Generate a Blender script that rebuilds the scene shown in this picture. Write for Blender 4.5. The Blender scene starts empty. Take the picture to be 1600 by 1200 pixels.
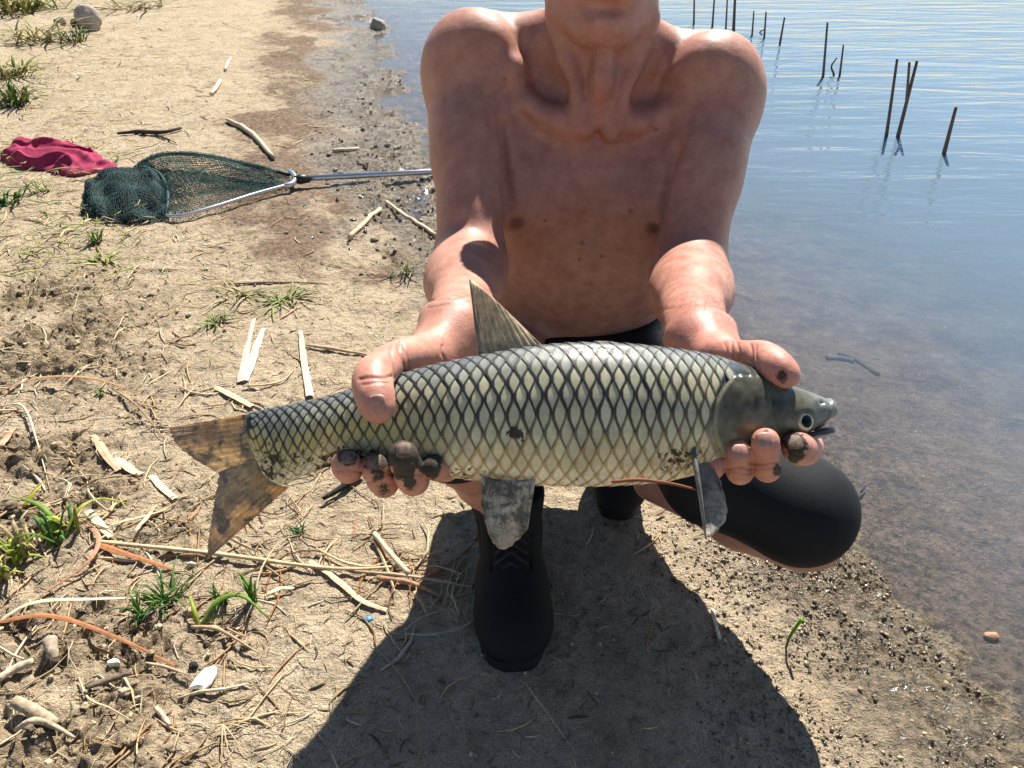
import bpy, math, random
import numpy as np
from mathutils import Vector, Matrix
random.seed(7); rng = np.random.default_rng(11)
SC = bpy.context.scene
COL = SC.collection

# ------------------------------------------------------------------ camera
CAM_H = 1.0; PITCH = math.radians(34.0); FPX = 1200.0      # photo is 1600x1200, about 26 mm equivalent
cp, sp = math.cos(PITCH), math.sin(PITCH)
MR = np.array([[1, 0, 0], [0, sp, -cp], [0, cp, sp]], float)  # camera -> world rotation (columns right, up, back)
CAMLOC = np.array([0, 0, CAM_H])
cd = bpy.data.cameras.new("camera"); cam = bpy.data.objects.new("camera", cd); COL.objects.link(cam)
cd.sensor_width = 36.0; cd.lens = 36.0 * FPX / 1600.0; cd.clip_start = 0.02; cd.clip_end = 8000
cam.location = CAMLOC; cam.rotation_euler = (math.pi / 2 - PITCH, 0, 0)
SC.camera = cam

# ------------------------------------------------------------------ sky, sun, exposure
SUN_EL = math.radians(49); SUN_AZ = math.radians(17)        # azimuth clockwise from +Y: behind the man, a little to the right
w = bpy.data.worlds.new("World"); SC.world = w; w.use_nodes = True
nt = w.node_tree; nt.nodes.clear()
sky = nt.nodes.new("ShaderNodeTexSky"); sky.sky_type = 'NISHITA'; sky.sun_disc = False
sky.sun_elevation = SUN_EL; sky.sun_rotation = SUN_AZ; sky.air_density = 1.0; sky.dust_density = 0.2; sky.ozone_density = 2.2
bg = nt.nodes.new("ShaderNodeBackground"); bg.inputs[1].default_value = 0.05
out = nt.nodes.new("ShaderNodeOutputWorld")
nt.links.new(sky.outputs[0], bg.inputs[0]); nt.links.new(bg.outputs[0], out.inputs[0])
sd = bpy.data.lights.new("sun", 'SUN'); sd.energy = 5.0; sd.angle = math.radians(0.53); sd.color = (1.0, 0.95, 0.87)
sun = bpy.data.objects.new("sun", sd); COL.objects.link(sun)
sdir = Vector((math.sin(SUN_AZ) * math.cos(SUN_EL), math.cos(SUN_AZ) * math.cos(SUN_EL), math.sin(SUN_EL)))
sun.rotation_euler = sdir.to_track_quat('Z', 'Y').to_euler(); sun.location = sdir * 30
SC.view_settings.view_transform = 'Standard'; SC.view_settings.look = 'None'
SC.view_settings.exposure = 1.08; SC.view_settings.gamma = 1.0; SC.view_settings.use_curve_mapping = False

# ------------------------------------------------------------------ coordinate helpers
def C(px, py, d):                       # pixel + depth -> camera space
    return np.array([(px - 800) / FPX * d, (600 - py) / FPX * d, -d])
def c2w(p):
    return np.asarray(p, float) @ MR.T + CAMLOC
def w2c(p):
    return (np.asarray(p, float) - CAMLOC) @ MR
def P(px, py, d): return c2w(C(px, py, d))
def G(px, py, z=0.0):                   # pixel -> point on the level z
    v = MR @ np.array([(px - 800) / FPX, (600 - py) / FPX, -1.0])
    t = (z - CAM_H) / v[2]
    return CAMLOC + v * t

# ------------------------------------------------------------------ noise
def _hash(ix, iy, seed):
    n = (ix.astype(np.int64) * 374761393 + iy.astype(np.int64) * 668265263 + seed * 1274126177) & 0xffffffff
    n = ((n ^ (n >> 13)) * 1274126177) & 0xffffffff
    n = n ^ (n >> 16)
    return (n & 0xffff) / 65535.0
def vnoise(x, y, seed=0):
    x = np.asarray(x, float); y = np.asarray(y, float)
    ix = np.floor(x); iy = np.floor(y); fx = x - ix; fy = y - iy
    fx = fx * fx * fx * (fx * (fx * 6 - 15) + 10); fy = fy * fy * fy * (fy * (fy * 6 - 15) + 10)
    a = _hash(ix, iy, seed); b = _hash(ix + 1, iy, seed); c = _hash(ix, iy + 1, seed); d = _hash(ix + 1, iy + 1, seed)
    return (a + (b - a) * fx) * (1 - fy) + (c + (d - c) * fx) * fy - 0.5
def fbm(x, y, oct=4, seed=0, gain=0.5):
    s = 0; a = 1; f = 1
    for o in range(oct):
        s = s + a * vnoise(x * f + 17.3 * o, y * f - 9.1 * o, seed + o); a *= gain; f *= 2.03
    return s
def sstep(a, b, x):
    t = np.clip((x - a) / (b - a), 0, 1); return t * t * (3 - 2 * t)

# ------------------------------------------------------------------ object helpers
def mesh_obj(name, verts, faces, mat=None, parent=None, smooth=False, uv=None, cols=None):
    me = bpy.data.meshes.new(name)
    me.from_pydata([tuple(v) for v in verts], [], [tuple(f) for f in faces]) if len(verts) < 20000 else fast_mesh(me, verts, faces)
    if smooth: me.polygons.foreach_set("use_smooth", [True] * len(me.polygons))
    if cols:
        for k, a in cols.items():
            at = me.color_attributes.new(k, 'FLOAT_COLOR', 'POINT')
            a = np.asarray(a, np.float32)
            if a.shape[1] == 3: a = np.concatenate([a, np.ones((len(a), 1), np.float32)], 1)
            at.data.foreach_set("color", a.ravel())
    if uv is not None:
        ul = me.uv_layers.new(name="UVMap")
        li = np.empty(len(me.loops), np.int32); me.loops.foreach_get("vertex_index", li)
        ul.data.foreach_set("uv", np.asarray(uv, np.float32)[li].ravel())
    me.update()
    o = bpy.data.objects.new(name, me); COL.objects.link(o)
    if mat: me.materials.append(mat)
    if parent: o.parent = parent
    return o
def fast_mesh(me, verts, faces):
    verts = np.asarray(verts, np.float32); faces = np.asarray(faces, np.int32)
    n = faces.shape[1]
    me.vertices.add(len(verts)); me.vertices.foreach_set("co", verts.ravel())
    me.loops.add(faces.size); me.loops.foreach_set("vertex_index", faces.ravel())
    me.polygons.add(len(faces)); me.polygons.foreach_set("loop_start", np.arange(0, faces.size, n, dtype=np.int32))
    me.update(calc_edges=True)
def empty(name, loc=(0, 0, 0)):
    o = bpy.data.objects.new(name, None); COL.objects.link(o); o.location = loc
    return o
def under(o, parent):                    # parent while keeping world coordinates of the mesh data
    o.parent = parent; o.matrix_parent_inverse = Matrix.Translation(-Vector(parent.location))
    return o
def tag(o, label=None, cat=None, group=None, kind=None):
    if label: o["label"] = label
    if cat: o["category"] = cat
    if group: o["group"] = group
    if kind: o["kind"] = kind
    return o
def grid_faces(nu, nv, flip=False):
    i, j = np.meshgrid(np.arange(nu - 1), np.arange(nv - 1), indexing='ij')
    a = (i * nv + j).ravel(); f = np.stack([a, a + nv, a + nv + 1, a + 1], 1)
    return f[:, ::-1] if flip else f
def tube(pts, radii, n=8, cap=True, flat=None):
    """tube along a polyline; returns verts, faces"""
    pts = np.asarray(pts, float); m = len(pts)
    radii = np.broadcast_to(np.asarray(radii, float), (m,))
    V = []; prev = None
    for i in range(m):
        t = pts[min(i + 1, m - 1)] - pts[max(i - 1, 0)]; t /= np.linalg.norm(t) + 1e-12
        if prev is None:
            h = np.array([0, 0, 1.0]) if abs(t[2]) < 0.9 else np.array([1.0, 0, 0])
        else: h = prev
        b = h - t * (h @ t); b /= np.linalg.norm(b) + 1e-12; prev = b; c = np.cross(t, b)
        fl = 1.0 if flat is None else flat
        for k in range(n):
            a = 2 * math.pi * k / n
            V.append(pts[i] + radii[i] * (math.cos(a) * b * fl + math.sin(a) * c))
    F = []
    for i in range(m - 1):
        for k in range(n):
            F.append((i * n + k, i * n + (k + 1) % n, (i + 1) * n + (k + 1) % n, (i + 1) * n + k))
    if cap:
        F.append(tuple(range(n))[::-1]); F.append(tuple(range((m - 1) * n, m * n)))
    return V, F
def spline(pts, n):
    """Catmull-Rom resample"""
    pts = np.asarray(pts, float)
    if len(pts) == 2: return np.linspace(pts[0], pts[1], n)
    p = np.vstack([2 * pts[0] - pts[1], pts, 2 * pts[-1] - pts[-2]])
    out = []
    for s in np.linspace(0, len(pts) - 1 - 1e-9, n):
        i = int(s); t = s - i; a, b, c, d = p[i:i + 4]
        out.append(0.5 * ((2 * b) + (-a + c) * t + (2 * a - 5 * b + 4 * c - d) * t * t + (-a + 3 * b - 3 * c + d) * t ** 3))
    return np.array(out)
class MB:                                # collects pieces into one mesh
    def __init__(s): s.v = []; s.f = []; s.c = []
    def add(s, V, F, col=None):
        o = len(s.v); s.v.extend(V); s.f.extend([tuple(i + o for i in f) for f in F])
        if col is not None: s.c.extend([col] * len(V))
    def build(s, name, mat, parent=None, smooth=False):
        return mesh_obj(name, s.v, s.f, mat, parent, smooth, cols={"col": s.c} if s.c else None)

# ------------------------------------------------------------------ material helpers
def new_mat(name):
    m = bpy.data.materials.new(name); m.use_nodes = True
    t = m.node_tree; t.nodes.clear()
    o = t.nodes.new("ShaderNodeOutputMaterial"); b = t.nodes.new("ShaderNodeBsdfPrincipled")
    t.links.new(b.outputs[0], o.inputs[0])
    return m, t, b, o
def N(t, typ, **kw):
    n = t.nodes.new(typ)
    for k, v in kw.items():
        if k.startswith("i_"):
            key = k[2:]; key = int(key) if key.isdigit() else key
            n.inputs[key].default_value = v
        else: setattr(n, k, v)
    return n
def noise(t, scale, detail=4, rough=0.55, coord=None, dist=0.0):
    n = N(t, "ShaderNodeTexNoise"); n.inputs["Scale"].default_value = scale; n.inputs["Detail"].default_value = detail
    n.inputs["Roughness"].default_value = rough; n.inputs["Distortion"].default_value = dist
    if coord is not None: t.links.new(coord, n.inputs["Vector"])
    return n.outputs["Fac"]
def ramp(t, fac, stops, interp='LINEAR'):
    r = t.nodes.new("ShaderNodeValToRGB"); r.color_ramp.interpolation = interp
    e = r.color_ramp.elements
    while len(e) < len(stops): e.new(0.5)
    for k, (p, c) in enumerate(stops):
        e[k].position = p; e[k].color = (c, c, c, 1) if isinstance(c, (int, float)) else (*c, 1)
    t.links.new(fac, r.inputs[0]); return r.outputs[0]
def mixc(t, fac, a, b, mode='MIX'):
    m = t.nodes.new("ShaderNodeMix"); m.data_type = 'RGBA'; m.blend_type = mode
    for sock, v in ((m.inputs[0], fac), (m.inputs[6], a), (m.inputs[7], b)):
        if hasattr(v, "links"): t.links.new(v, sock)
        elif isinstance(v, (int, float)): sock.default_value = v
        else: sock.default_value = (*v, 1)
    return m.outputs[2]
def math_(t, op, a, b=None, c=None, clamp=False):
    m = t.nodes.new("ShaderNodeMath"); m.operation = op; m.use_clamp = clamp
    for s, v in zip(m.inputs, (a, b, c)):
        if v is None: continue
        if hasattr(v, "links"): t.links.new(v, s)
        else: s.default_value = v
    return m.outputs[0]
def bump(t, h, strength, dist, normal=None):
    b = t.nodes.new("ShaderNodeBump"); b.inputs["Strength"].default_value = strength; b.inputs["Distance"].default_value = dist
    t.links.new(h, b.inputs["Height"])
    if normal is not None: t.links.new(normal, b.inputs["Normal"])
    return b.outputs[0]
def attr(t, name):
    a = t.nodes.new("ShaderNodeAttribute"); a.attribute_name = name; return a
def coord(t, kind="Object"):
    return t.nodes.new("ShaderNodeTexCoord").outputs[kind]
def setp(t, b, **kw):
    for k, v in kw.items():
        key = {"color": "Base Color", "rough": "Roughness", "metal": "Metallic", "spec": "Specular IOR Level", "sss": "Subsurface Weight",
               "normal": "Normal", "coat": "Coat Weight", "coatr": "Coat Roughness", "trans": "Transmission Weight", "ior": "IOR", "sheen": "Sheen Weight"}[k]
        if hasattr(v, "links"): t.links.new(v, b.inputs[key])
        elif isinstance(v, tuple): b.inputs[key].default_value = (*v, 1)
        else: b.inputs[key].default_value = v
def simple_mat(name, color, rough=0.6, var=0.25, scale=60, bmp=0.2, bdist=0.002, metal=0.0, spec=0.4, coatw=0.0):
    m, t, b, o = new_mat(name); co = coord(t)
    n = noise(t, scale, 5, 0.6, co)
    d = tuple(c * (1 - var) for c in color); l = tuple(min(1, c * (1 + var)) for c in color)
    setp(t, b, color=ramp(t, n, [(0.3, d), (0.7, l)]), rough=rough, metal=metal, spec=spec, coat=coatw, normal=bump(t, noise(t, scale * 3, 4, 0.6, co), bmp, bdist))
    return m
def vcol_mat(name, rough=0.7, scale=80, var=0.35, trans=0.0, spec=0.3, bmp=0.3, bdist=0.001):
    """colour from the 'col' vertex attribute with fine noise; optional translucency for leaves"""
    m, t, b, o = new_mat(name); co = coord(t)
    n = noise(t, scale, 4, 0.6, co); a = attr(t, "col")
    c = mixc(t, 1.0, a.outputs["Color"], ramp(t, n, [(0.25, 1 - var), (0.75, 1 + var * 0.6)]), 'MULTIPLY')
    setp(t, b, color=c, rough=rough, spec=spec, normal=bump(t, n, bmp, bdist))
    if trans > 0:
        tr = N(t, "ShaderNodeBsdfTranslucent"); t.links.new(c, tr.inputs[0])
        mx = N(t, "ShaderNodeMixShader"); mx.inputs[0].default_value = trans
        t.links.new(b.outputs[0], mx.inputs[1]); t.links.new(tr.outputs[0], mx.inputs[2]); t.links.new(mx.outputs[0], o.inputs[0])
    return m

# ================================================================== TERRAIN
WATER_Z = -0.035
SHORE = np.array([(-60, 260), (-14, 60), (-3.2, 16), (-1.25, 7.7), (-0.64, 4.5), (-0.30, 2.9), (0.10, 2.05), (0.52, 1.45), (0.62, 1.15), (0.66, 0.95), (0.71, 0.80), (0.735, 0.66), (0.76, 0.5), (0.9, 0), (1.6, -3), (8, -30), (60, -260)])
def shore_dist(x, y):
    """signed distance to the waterline, positive on land (left)"""
    x = np.asarray(x, float); y = np.asarray(y, float)
    best = np.full(x.shape, 1e9); sign = np.ones(x.shape)
    for a, b in zip(SHORE[:-1], SHORE[1:]):
        ab = b - a; L2 = ab @ ab
        t = np.clip(((x - a[0]) * ab[0] + (y - a[1]) * ab[1]) / L2, 0, 1)
        dx = x - (a[0] + t * ab[0]); dy = y - (a[1] + t * ab[1]); d = dx * dx + dy * dy
        cr = ab[0] * dy - ab[1] * dx
        m = d < best; best = np.where(m, d, best); sign = np.where(m, np.where(cr > 0, -1.0, 1.0), sign)
    return np.sqrt(best) * sign
_NPATCH = [(G(60, 560), .26), (G(60, 690), .20), (G(30, 830), .2), (G(60, 480), .25), (G(130, 1100), .16), (G(40, 1180), .16), (G(230, 830), .10), (G(130, 900), .12), (G(60, 1000), .15)]
def crumbly(x, y):
    """0..1 mask of churned, cloddy soil"""
    m = np.zeros(np.shape(x))
    for c, r in _NPATCH:
        d = np.hypot(x - c[0], (y - c[1])) / r
        m = np.maximum(m, np.exp(-d * d))
    return np.clip(m * 1.35 * (0.75 + 1.3 * fbm(x * 9, y * 9, 3, 41)), 0, 1)
def shore_s(x, y):
    return shore_dist(x, y) + 0.10 * fbm(np.asarray(x) * 3.1, np.asarray(y) * 3.1, 3, 3) * np.clip(np.asarray(y) * 0.5, 0.35, 3) + 0.035 * fbm(np.asarray(x) * 14, np.asarray(y) * 14, 2, 5)
def terrain(x, y, fine=True):
    x = np.asarray(x, float); y = np.asarray(y, float)
    s = shore_s(x, y)
    land = WATER_Z + 0.040 * (1 - np.exp(-np.clip(s, 0, None) / 0.16))
    land = land + 0.03 * np.clip(s - 1.2, 0, 3) / 3
    wat = WATER_Z - 0.6 * (1 - np.exp(-np.clip(-s, 0, None) / 3.2)) * 0.8
    z = np.where(s > 0, land, wat)
    onl = sstep(-0.02, 0.15, s)
    r = np.hypot(x, y - 0.8); far = 1 / (1 + (r / 40) ** 2)
    z = z + far * (0.012 * fbm(x * 1.7, y * 1.7, 3, 21) + 0.006 * fbm(x * 7, y * 7, 3, 22)) * (0.25 + 0.75 * onl)
    if fine:
        cr = crumbly(x, y); wet = sstep(0.40, 0.05, s) * sstep(-0.08, 0.04, s)
        f1 = fbm(x * 38, y * 38, 3, 31); f2 = fbm(x * 95, y * 95, 2, 33)
        bil = 1 - 2 * np.abs(vnoise(x * 55, y * 55, 37))          # billowy clods
        z = z + (0.0036 * f1 + 0.0026 * f2 + .010 * np.clip(fbm(x * 24, y * 24, 2, 39) - .22, 0, 1)) * (0.3 + 0.7 * onl)
        z = z + cr * (0.017 * f1 + 0.010 * f2 + 0.011 * (bil - .5) + 0.018 * fbm(x * 18, y * 18, 2, 36))
        z = z + wet * (0.012 * fbm(x * 22, y * 22, 3, 51) + 0.007 * f2 + .005 * (bil - .5))
        # hoof and foot prints along the water on the far left
        tr = sstep(0.9, 0.2, s) * sstep(0.0, 0.1, s) * sstep(1.6, 2.6, y)
        z = z - tr * 0.024 * sstep(0.12, 0.34, fbm(x * 5.0, y * 3.4, 3, 61))
    return z
def TZ(x, y): return float(terrain(np.array([x]), np.array([y]))[0])
def GT(px, py, lift=0.0):
    p = G(px, py)
    for _ in range(3): p = G(px, py, TZ(p[0], p[1]))
    p[2] = TZ(p[0], p[1]) + lift; return p

def axis(core0, core1, step, g0, g1, lo, hi):
    a = list(np.arange(core0, core1, step))
    up = []; x = core1; s = step
    while x < hi: up.append(x); s = step + g1 * (x - core1); x += s
    dn = []; x = core0 - step; s = step
    while x > lo: dn.append(x); s = step + g0 * (core0 - x); x -= s
    return np.array(dn[::-1] + a + up)
gx = axis(-0.62, 0.95, 0.0042, 0.014, 0.016, -3000, 3000)
gy = axis(0.52, 1.5, 0.0042, 0.09, 0.0085, -3000, 3000)
XX, YY = np.meshgrid(gx, gy, indexing='ij')
ZZ = terrain(XX.ravel(), YY.ravel())
gv = np.stack([XX.ravel(), YY.ravel(), ZZ], 1)
S_all = shore_s(XX.ravel(), YY.ravel())
x_, y_ = XX.ravel(), YY.ravel()
damp_edge = 0.24 + 0.19 * sstep(1.3, 3.2, y_) + 0.12 * fbm(x_ * 5, y_ * 5, 3, 71) * np.clip(y_, .6, 2)
wetm = sstep(damp_edge + 0.14, damp_edge * 0.55, S_all)
brown = sstep(1.05, 0.45, S_all) * sstep(1.6, 2.6, y_) * (1.05 + 1.5 * fbm(x_ * 4, y_ * 3, 3, 73))
crm = crumbly(x_, y_)
gcol = np.stack([wetm, np.clip(brown, 0, 1), crm], 1)

def ground_material():
    m, t, b, o = new_mat("dry_lakeside_soil"); co = coord(t)
    a = attr(t, "mask"); sep = N(t, "ShaderNodeSeparateColor"); t.links.new(a.outputs["Color"], sep.inputs[0])
    wet, brn, cr = sep.outputs[0], sep.outputs[1], sep.outputs[2]
    n1 = noise(t, 5, 6, 0.6, co); n2 = noise(t, 60, 6, 0.65, co, 0.4); n3 = noise(t, 420, 3, 0.6, co)
    # stretched fibres of old straw trodden into the sand
    mp = N(t, "ShaderNodeMapping"); t.links.new(co, mp.inputs[0]); mp.inputs["Scale"].default_value = (14, 60, 30); mp.inputs["Rotation"].default_value = (0, 0, 0.25)
    fib = noise(t, 3.0, 5, 0.7, mp.outputs[0], 1.2)
    sand = ramp(t, n1, [(0.25, (0.47, 0.36, 0.235)), (0.55, (0.58, 0.462, 0.315)), (0.8, (0.65, 0.535, 0.385))])
    sand = mixc(t, 1.0, sand, ramp(t, n2, [(0.26, 0.30), (0.44, 0.88), (0.8, 1.15)]), 'MULTIPLY')
    sand = mixc(t, 1.0, sand, ramp(t, n3, [(0.32, 0.50), (0.6, 1.10)]), 'MULTIPLY')
    sand = mixc(t, math_(t, 'MULTIPLY', ramp(t, fib, [(0.52, 0.0), (0.66, 1.0)]), 0.35), sand, (0.66, 0.55, 0.37))
    soil = mixc(t, ramp(t, n2, [(0.35, 0.0), (0.65, 1.0)]), (0.12, 0.085, 0.055), (0.46, 0.36, 0.23))
    c = mixc(t, cr, sand, soil)
    damp = mixc(t, ramp(t, n2, [(0.35, 0.0), (0.65, 1.0)]), (0.10, 0.068, 0.046), (0.29, 0.20, 0.135))
    nb_ = noise(t, 13, 6, 0.7, co, 0.6)
    # scuffed patches at hand size keep the path from looking raked smooth
    c = mixc(t, 1.0, c, ramp(t, nb_, [(0.30, 0.66), (0.46, 0.97), (0.75, 1.08)]), 'MULTIPLY')
    bk = ramp(t, math_(t, 'ADD', math_(t, 'MULTIPLY', brn, 0.75), math_(t, 'MULTIPLY', math_(t, 'SUBTRACT', nb_, 0.5), 2.0)), [(0.22, 0.0), (0.62, 0.95)])
    c = mixc(t, bk, c, damp)
    mud = mixc(t, ramp(t, n2, [(0.35, 0.0), (0.62, 1.0)]), (0.055, 0.043, 0.028), (0.27, 0.21, 0.135))
    c = mixc(t, wet, c, mud)
    geo = N(t, "ShaderNodeNewGeometry"); sz = N(t, "ShaderNodeSeparateXYZ"); t.links.new(geo.outputs["Position"], sz.inputs[0])
    deep = N(t, "ShaderNodeMapRange"); t.links.new(sz.outputs[2], deep.inputs[0])
    deep.inputs[1].default_value = WATER_Z - 0.005; deep.inputs[2].default_value = WATER_Z - 0.12; deep.inputs[3].default_value = 0; deep.inputs[4].default_value = 1
    bed = mixc(t, ramp(t, noise(t, 7, 5, 0.65, co, 0.5), [(0.38, 0.0), (0.62, 1.0)]), (0.25, 0.185, 0.17), (0.52, 0.40, 0.285))
    c = mixc(t, deep.outputs[0], c, bed)
    rgh = ramp(t, math_(t, 'MULTIPLY', wet, ramp(t, noise(t, 22, 4, 0.6, co), [(0.25, 0.45), (0.6, 1.0)])), [(0.0, 0.95), (0.40, 0.6), (0.9, 0.14)])
    h = math_(t, 'ADD', math_(t, 'MULTIPLY', n2, 1.0), math_(t, 'MULTIPLY', n3, 0.35))
    h = math_(t, 'ADD', h, math_(t, 'MULTIPLY', fib, 0.4)); h = math_(t, 'ADD', h, math_(t, 'MULTIPLY', nb_, 2.6))
    h = math_(t, 'ADD', h, math_(t, 'MULTIPLY', noise(t, 170, 3, .6, co), 0.6))
    setp(t, b, color=c, rough=rgh, spec=math_(t, 'ADD', 0.15, math_(t, 'MULTIPLY', wet, 0.55)), normal=bump(t, h, 1.0, 0.010))
    return m
ground = mesh_obj("ground", gv, grid_faces(len(gx), len(gy)), ground_material(), smooth=True, cols={"mask": gcol})
tag(ground, "dry trodden sandy bank turning to wet mud at the waterline", "ground", kind="structure")

# ------------------------------------------------------------------ water
wx = axis(-0.5, 2.0, 0.03, 0.06, 0.06, -3000, 3000); wy = axis(0.3, 4.0, 0.03, 0.2, 0.05, -3000, 3000)
WX, WY = np.meshgrid(wx, wy, indexing='ij')
dep = np.clip(WATER_Z - terrain(WX.ravel(), WY.ravel(), False), 0, 2)
wv = np.stack([WX.ravel(), WY.ravel(), np.full(WX.size, WATER_Z)], 1)
def water_material():
    m, t, b, o = new_mat("lake_water"); t.nodes.remove(b); co = coord(t)
    a = attr(t, "depth"); dpt = a.outputs["Fac"]
    # long low ripples running along the bank, finer chop farther out
    mp = N(t, "ShaderNodeMapping"); t.links.new(co, mp.inputs[0]); mp.inputs["Scale"].default_value = (1.1, 5.2, 1); mp.inputs["Rotation"].default_value = (0, 0, 0.10)
    r1 = noise(t, 1.0, 3, 0.5, mp.outputs[0], 0.5)
    mp2 = N(t, "ShaderNodeMapping"); t.links.new(co, mp2.inputs[0]); mp2.inputs["Scale"].default_value = (3.2, 12, 1); mp2.inputs["Rotation"].default_value = (0, 0, -0.12)
    r2 = noise(t, 1.0, 3, 0.6, mp2.outputs[0], 0.3)
    calm = ramp(t, dpt, [(0.0, 0.05), (0.06, 0.35), (0.3, 1.0)])
    h = math_(t, 'MULTIPLY', math_(t, 'ADD', r1, math_(t, 'MULTIPLY', r2, 0.35)), calm)
    nb = bump(t, h, 0.45, 0.055)
    gl = N(t, "ShaderNodeBsdfGlossy"); gl.inputs["Roughness"].default_value = 0.035; t.links.new(nb, gl.inputs["Normal"]); gl.inputs[0].default_value = (1, 1, 1, 1)
    tr = N(t, "ShaderNodeBsdfTransparent"); tr.inputs[0].default_value = (0.85, 0.85, 0.90, 1)
    df = N(t, "ShaderNodeBsdfDiffuse"); df.inputs[0].default_value = (0.14, 0.205, 0.265, 1)
    mx = N(t, "ShaderNodeMixShader"); t.links.new(ramp(t, dpt, [(0.0, 0.04), (0.05, 0.20), (0.16, 0.68), (0.30, 1.0)]), mx.inputs[0])
    t.links.new(tr.outputs[0], mx.inputs[1]); t.links.new(df.outputs[0], mx.inputs[2])
    fr = N(t, "ShaderNodeFresnel"); fr.inputs["IOR"].default_value = 1.333; t.links.new(nb, fr.inputs["Normal"])
    m2 = N(t, "ShaderNodeMixShader"); t.links.new(fr.outputs[0], m2.inputs[0]); t.links.new(mx.outputs[0], m2.inputs[1]); t.links.new(gl.outputs[0], m2.inputs[2])
    t.links.new(m2.outputs[0], o.inputs[0])
    return m
water = mesh_obj("water", wv, grid_faces(len(wx), len(wy)), water_material(), smooth=True)
at = water.data.attributes.new("depth", 'FLOAT', 'POINT'); at.data.foreach_set("value", dep.astype(np.float32))
tag(water, "calm blue rippled lake water, shallow and clear at the mud edge", "water", kind="structure")

# ================================================================== SDF TOOLKIT (camera or world space)
class Prim:
    def __init__(s, fn, lo, hi, k, op): s.fn, s.lo, s.hi, s.k, s.op = fn, np.array(lo), np.array(hi), k, op
def cap(a, b, ra, rb, k=0.01, op='add', flat=None, fr=1.0):
    a = np.asarray(a, float); b = np.asarray(b, float); ab = b - a; L2 = ab @ ab + 1e-12
    if flat is not None:
        flat = np.asarray(flat, float); flat = flat - ab * (flat @ ab) / L2; flat /= np.linalg.norm(flat)
    def fn(X, Y, Z):
        dx, dy, dz = X - a[0], Y - a[1], Z - a[2]
        t = np.clip((dx * ab[0] + dy * ab[1] + dz * ab[2]) / L2, 0, 1)
        ex, ey, ez = dx - t * ab[0], dy - t * ab[1], dz - t * ab[2]
        q = ex * ex + ey * ey + ez * ez
        if flat is not None:
            n = ex * flat[0] + ey * flat[1] + ez * flat[2]; q = q + n * n * (1 / fr ** 2 - 1)
        return np.sqrt(q) - (ra + (rb - ra) * t)
    R = max(ra, rb); lo = np.minimum(a, b) - R; hi = np.maximum(a, b) + R
    return Prim(fn, lo, hi, k, op)
def ell(c, r, R=None, k=0.01, op='add'):
    c = np.asarray(c, float); r = np.asarray(r, float); A = np.eye(3) if R is None else np.asarray(R, float)  # columns = axes
    def fn(X, Y, Z):
        dx, dy, dz = X - c[0], Y - c[1], Z - c[2]
        u = (dx * A[0, 0] + dy * A[1, 0] + dz * A[2, 0]); v = (dx * A[0, 1] + dy * A[1, 1] + dz * A[2, 1]); w_ = (dx * A[0, 2] + dy * A[1, 2] + dz * A[2, 2])
        k0 = np.sqrt((u / r[0]) ** 2 + (v / r[1]) ** 2 + (w_ / r[2]) ** 2); k1 = np.sqrt((u / r[0] ** 2) ** 2 + (v / r[1] ** 2) ** 2 + (w_ / r[2] ** 2) ** 2) + 1e-9
        return k0 * (k0 - 1) / k1
    e = np.sqrt(((A * r) ** 2).sum(1))
    return Prim(fn, c - e, c + e, k, op)
def chain(pts, rad, k=0.006, **kw):
    return [cap(pts[i], pts[i + 1], rad[i], rad[i + 1], k, **kw) for i in range(len(pts) - 1)]
def sdf_volume(prims, lo, hi, h):
    lo = np.asarray(lo, float); n = np.ceil((np.asarray(hi) - lo) / h).astype(int) + 1
    vol = np.full(n, 0.05, np.float32)
    ax = [(lo[i] + h * np.arange(n[i])).astype(np.float32) for i in range(3)]
    for p in prims:
        mrg = p.k + 4 * h + 0.006
        i0 = np.clip(np.floor((p.lo - mrg - lo) / h).astype(int), 0, n); i1 = np.clip(np.ceil((p.hi + mrg - lo) / h).astype(int) + 1, 0, n)
        if np.any(i1 <= i0): continue
        sl = tuple(slice(a, b) for a, b in zip(i0, i1))
        d = p.fn(ax[0][sl[0]][:, None, None], ax[1][sl[1]][None, :, None], ax[2][sl[2]][None, None, :]).astype(np.float32)
        o = vol[sl]
        if p.op == 'add':
            hh = np.clip(p.k - np.abs(o - d), 0, None) / p.k; vol[sl] = np.minimum(o, d) - hh * hh * p.k * 0.25
        else:
            d = -d; hh = np.clip(p.k - np.abs(o - d), 0, None) / p.k; vol[sl] = np.maximum(o, d) + hh * hh * p.k * 0.25
    return vol, lo
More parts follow.
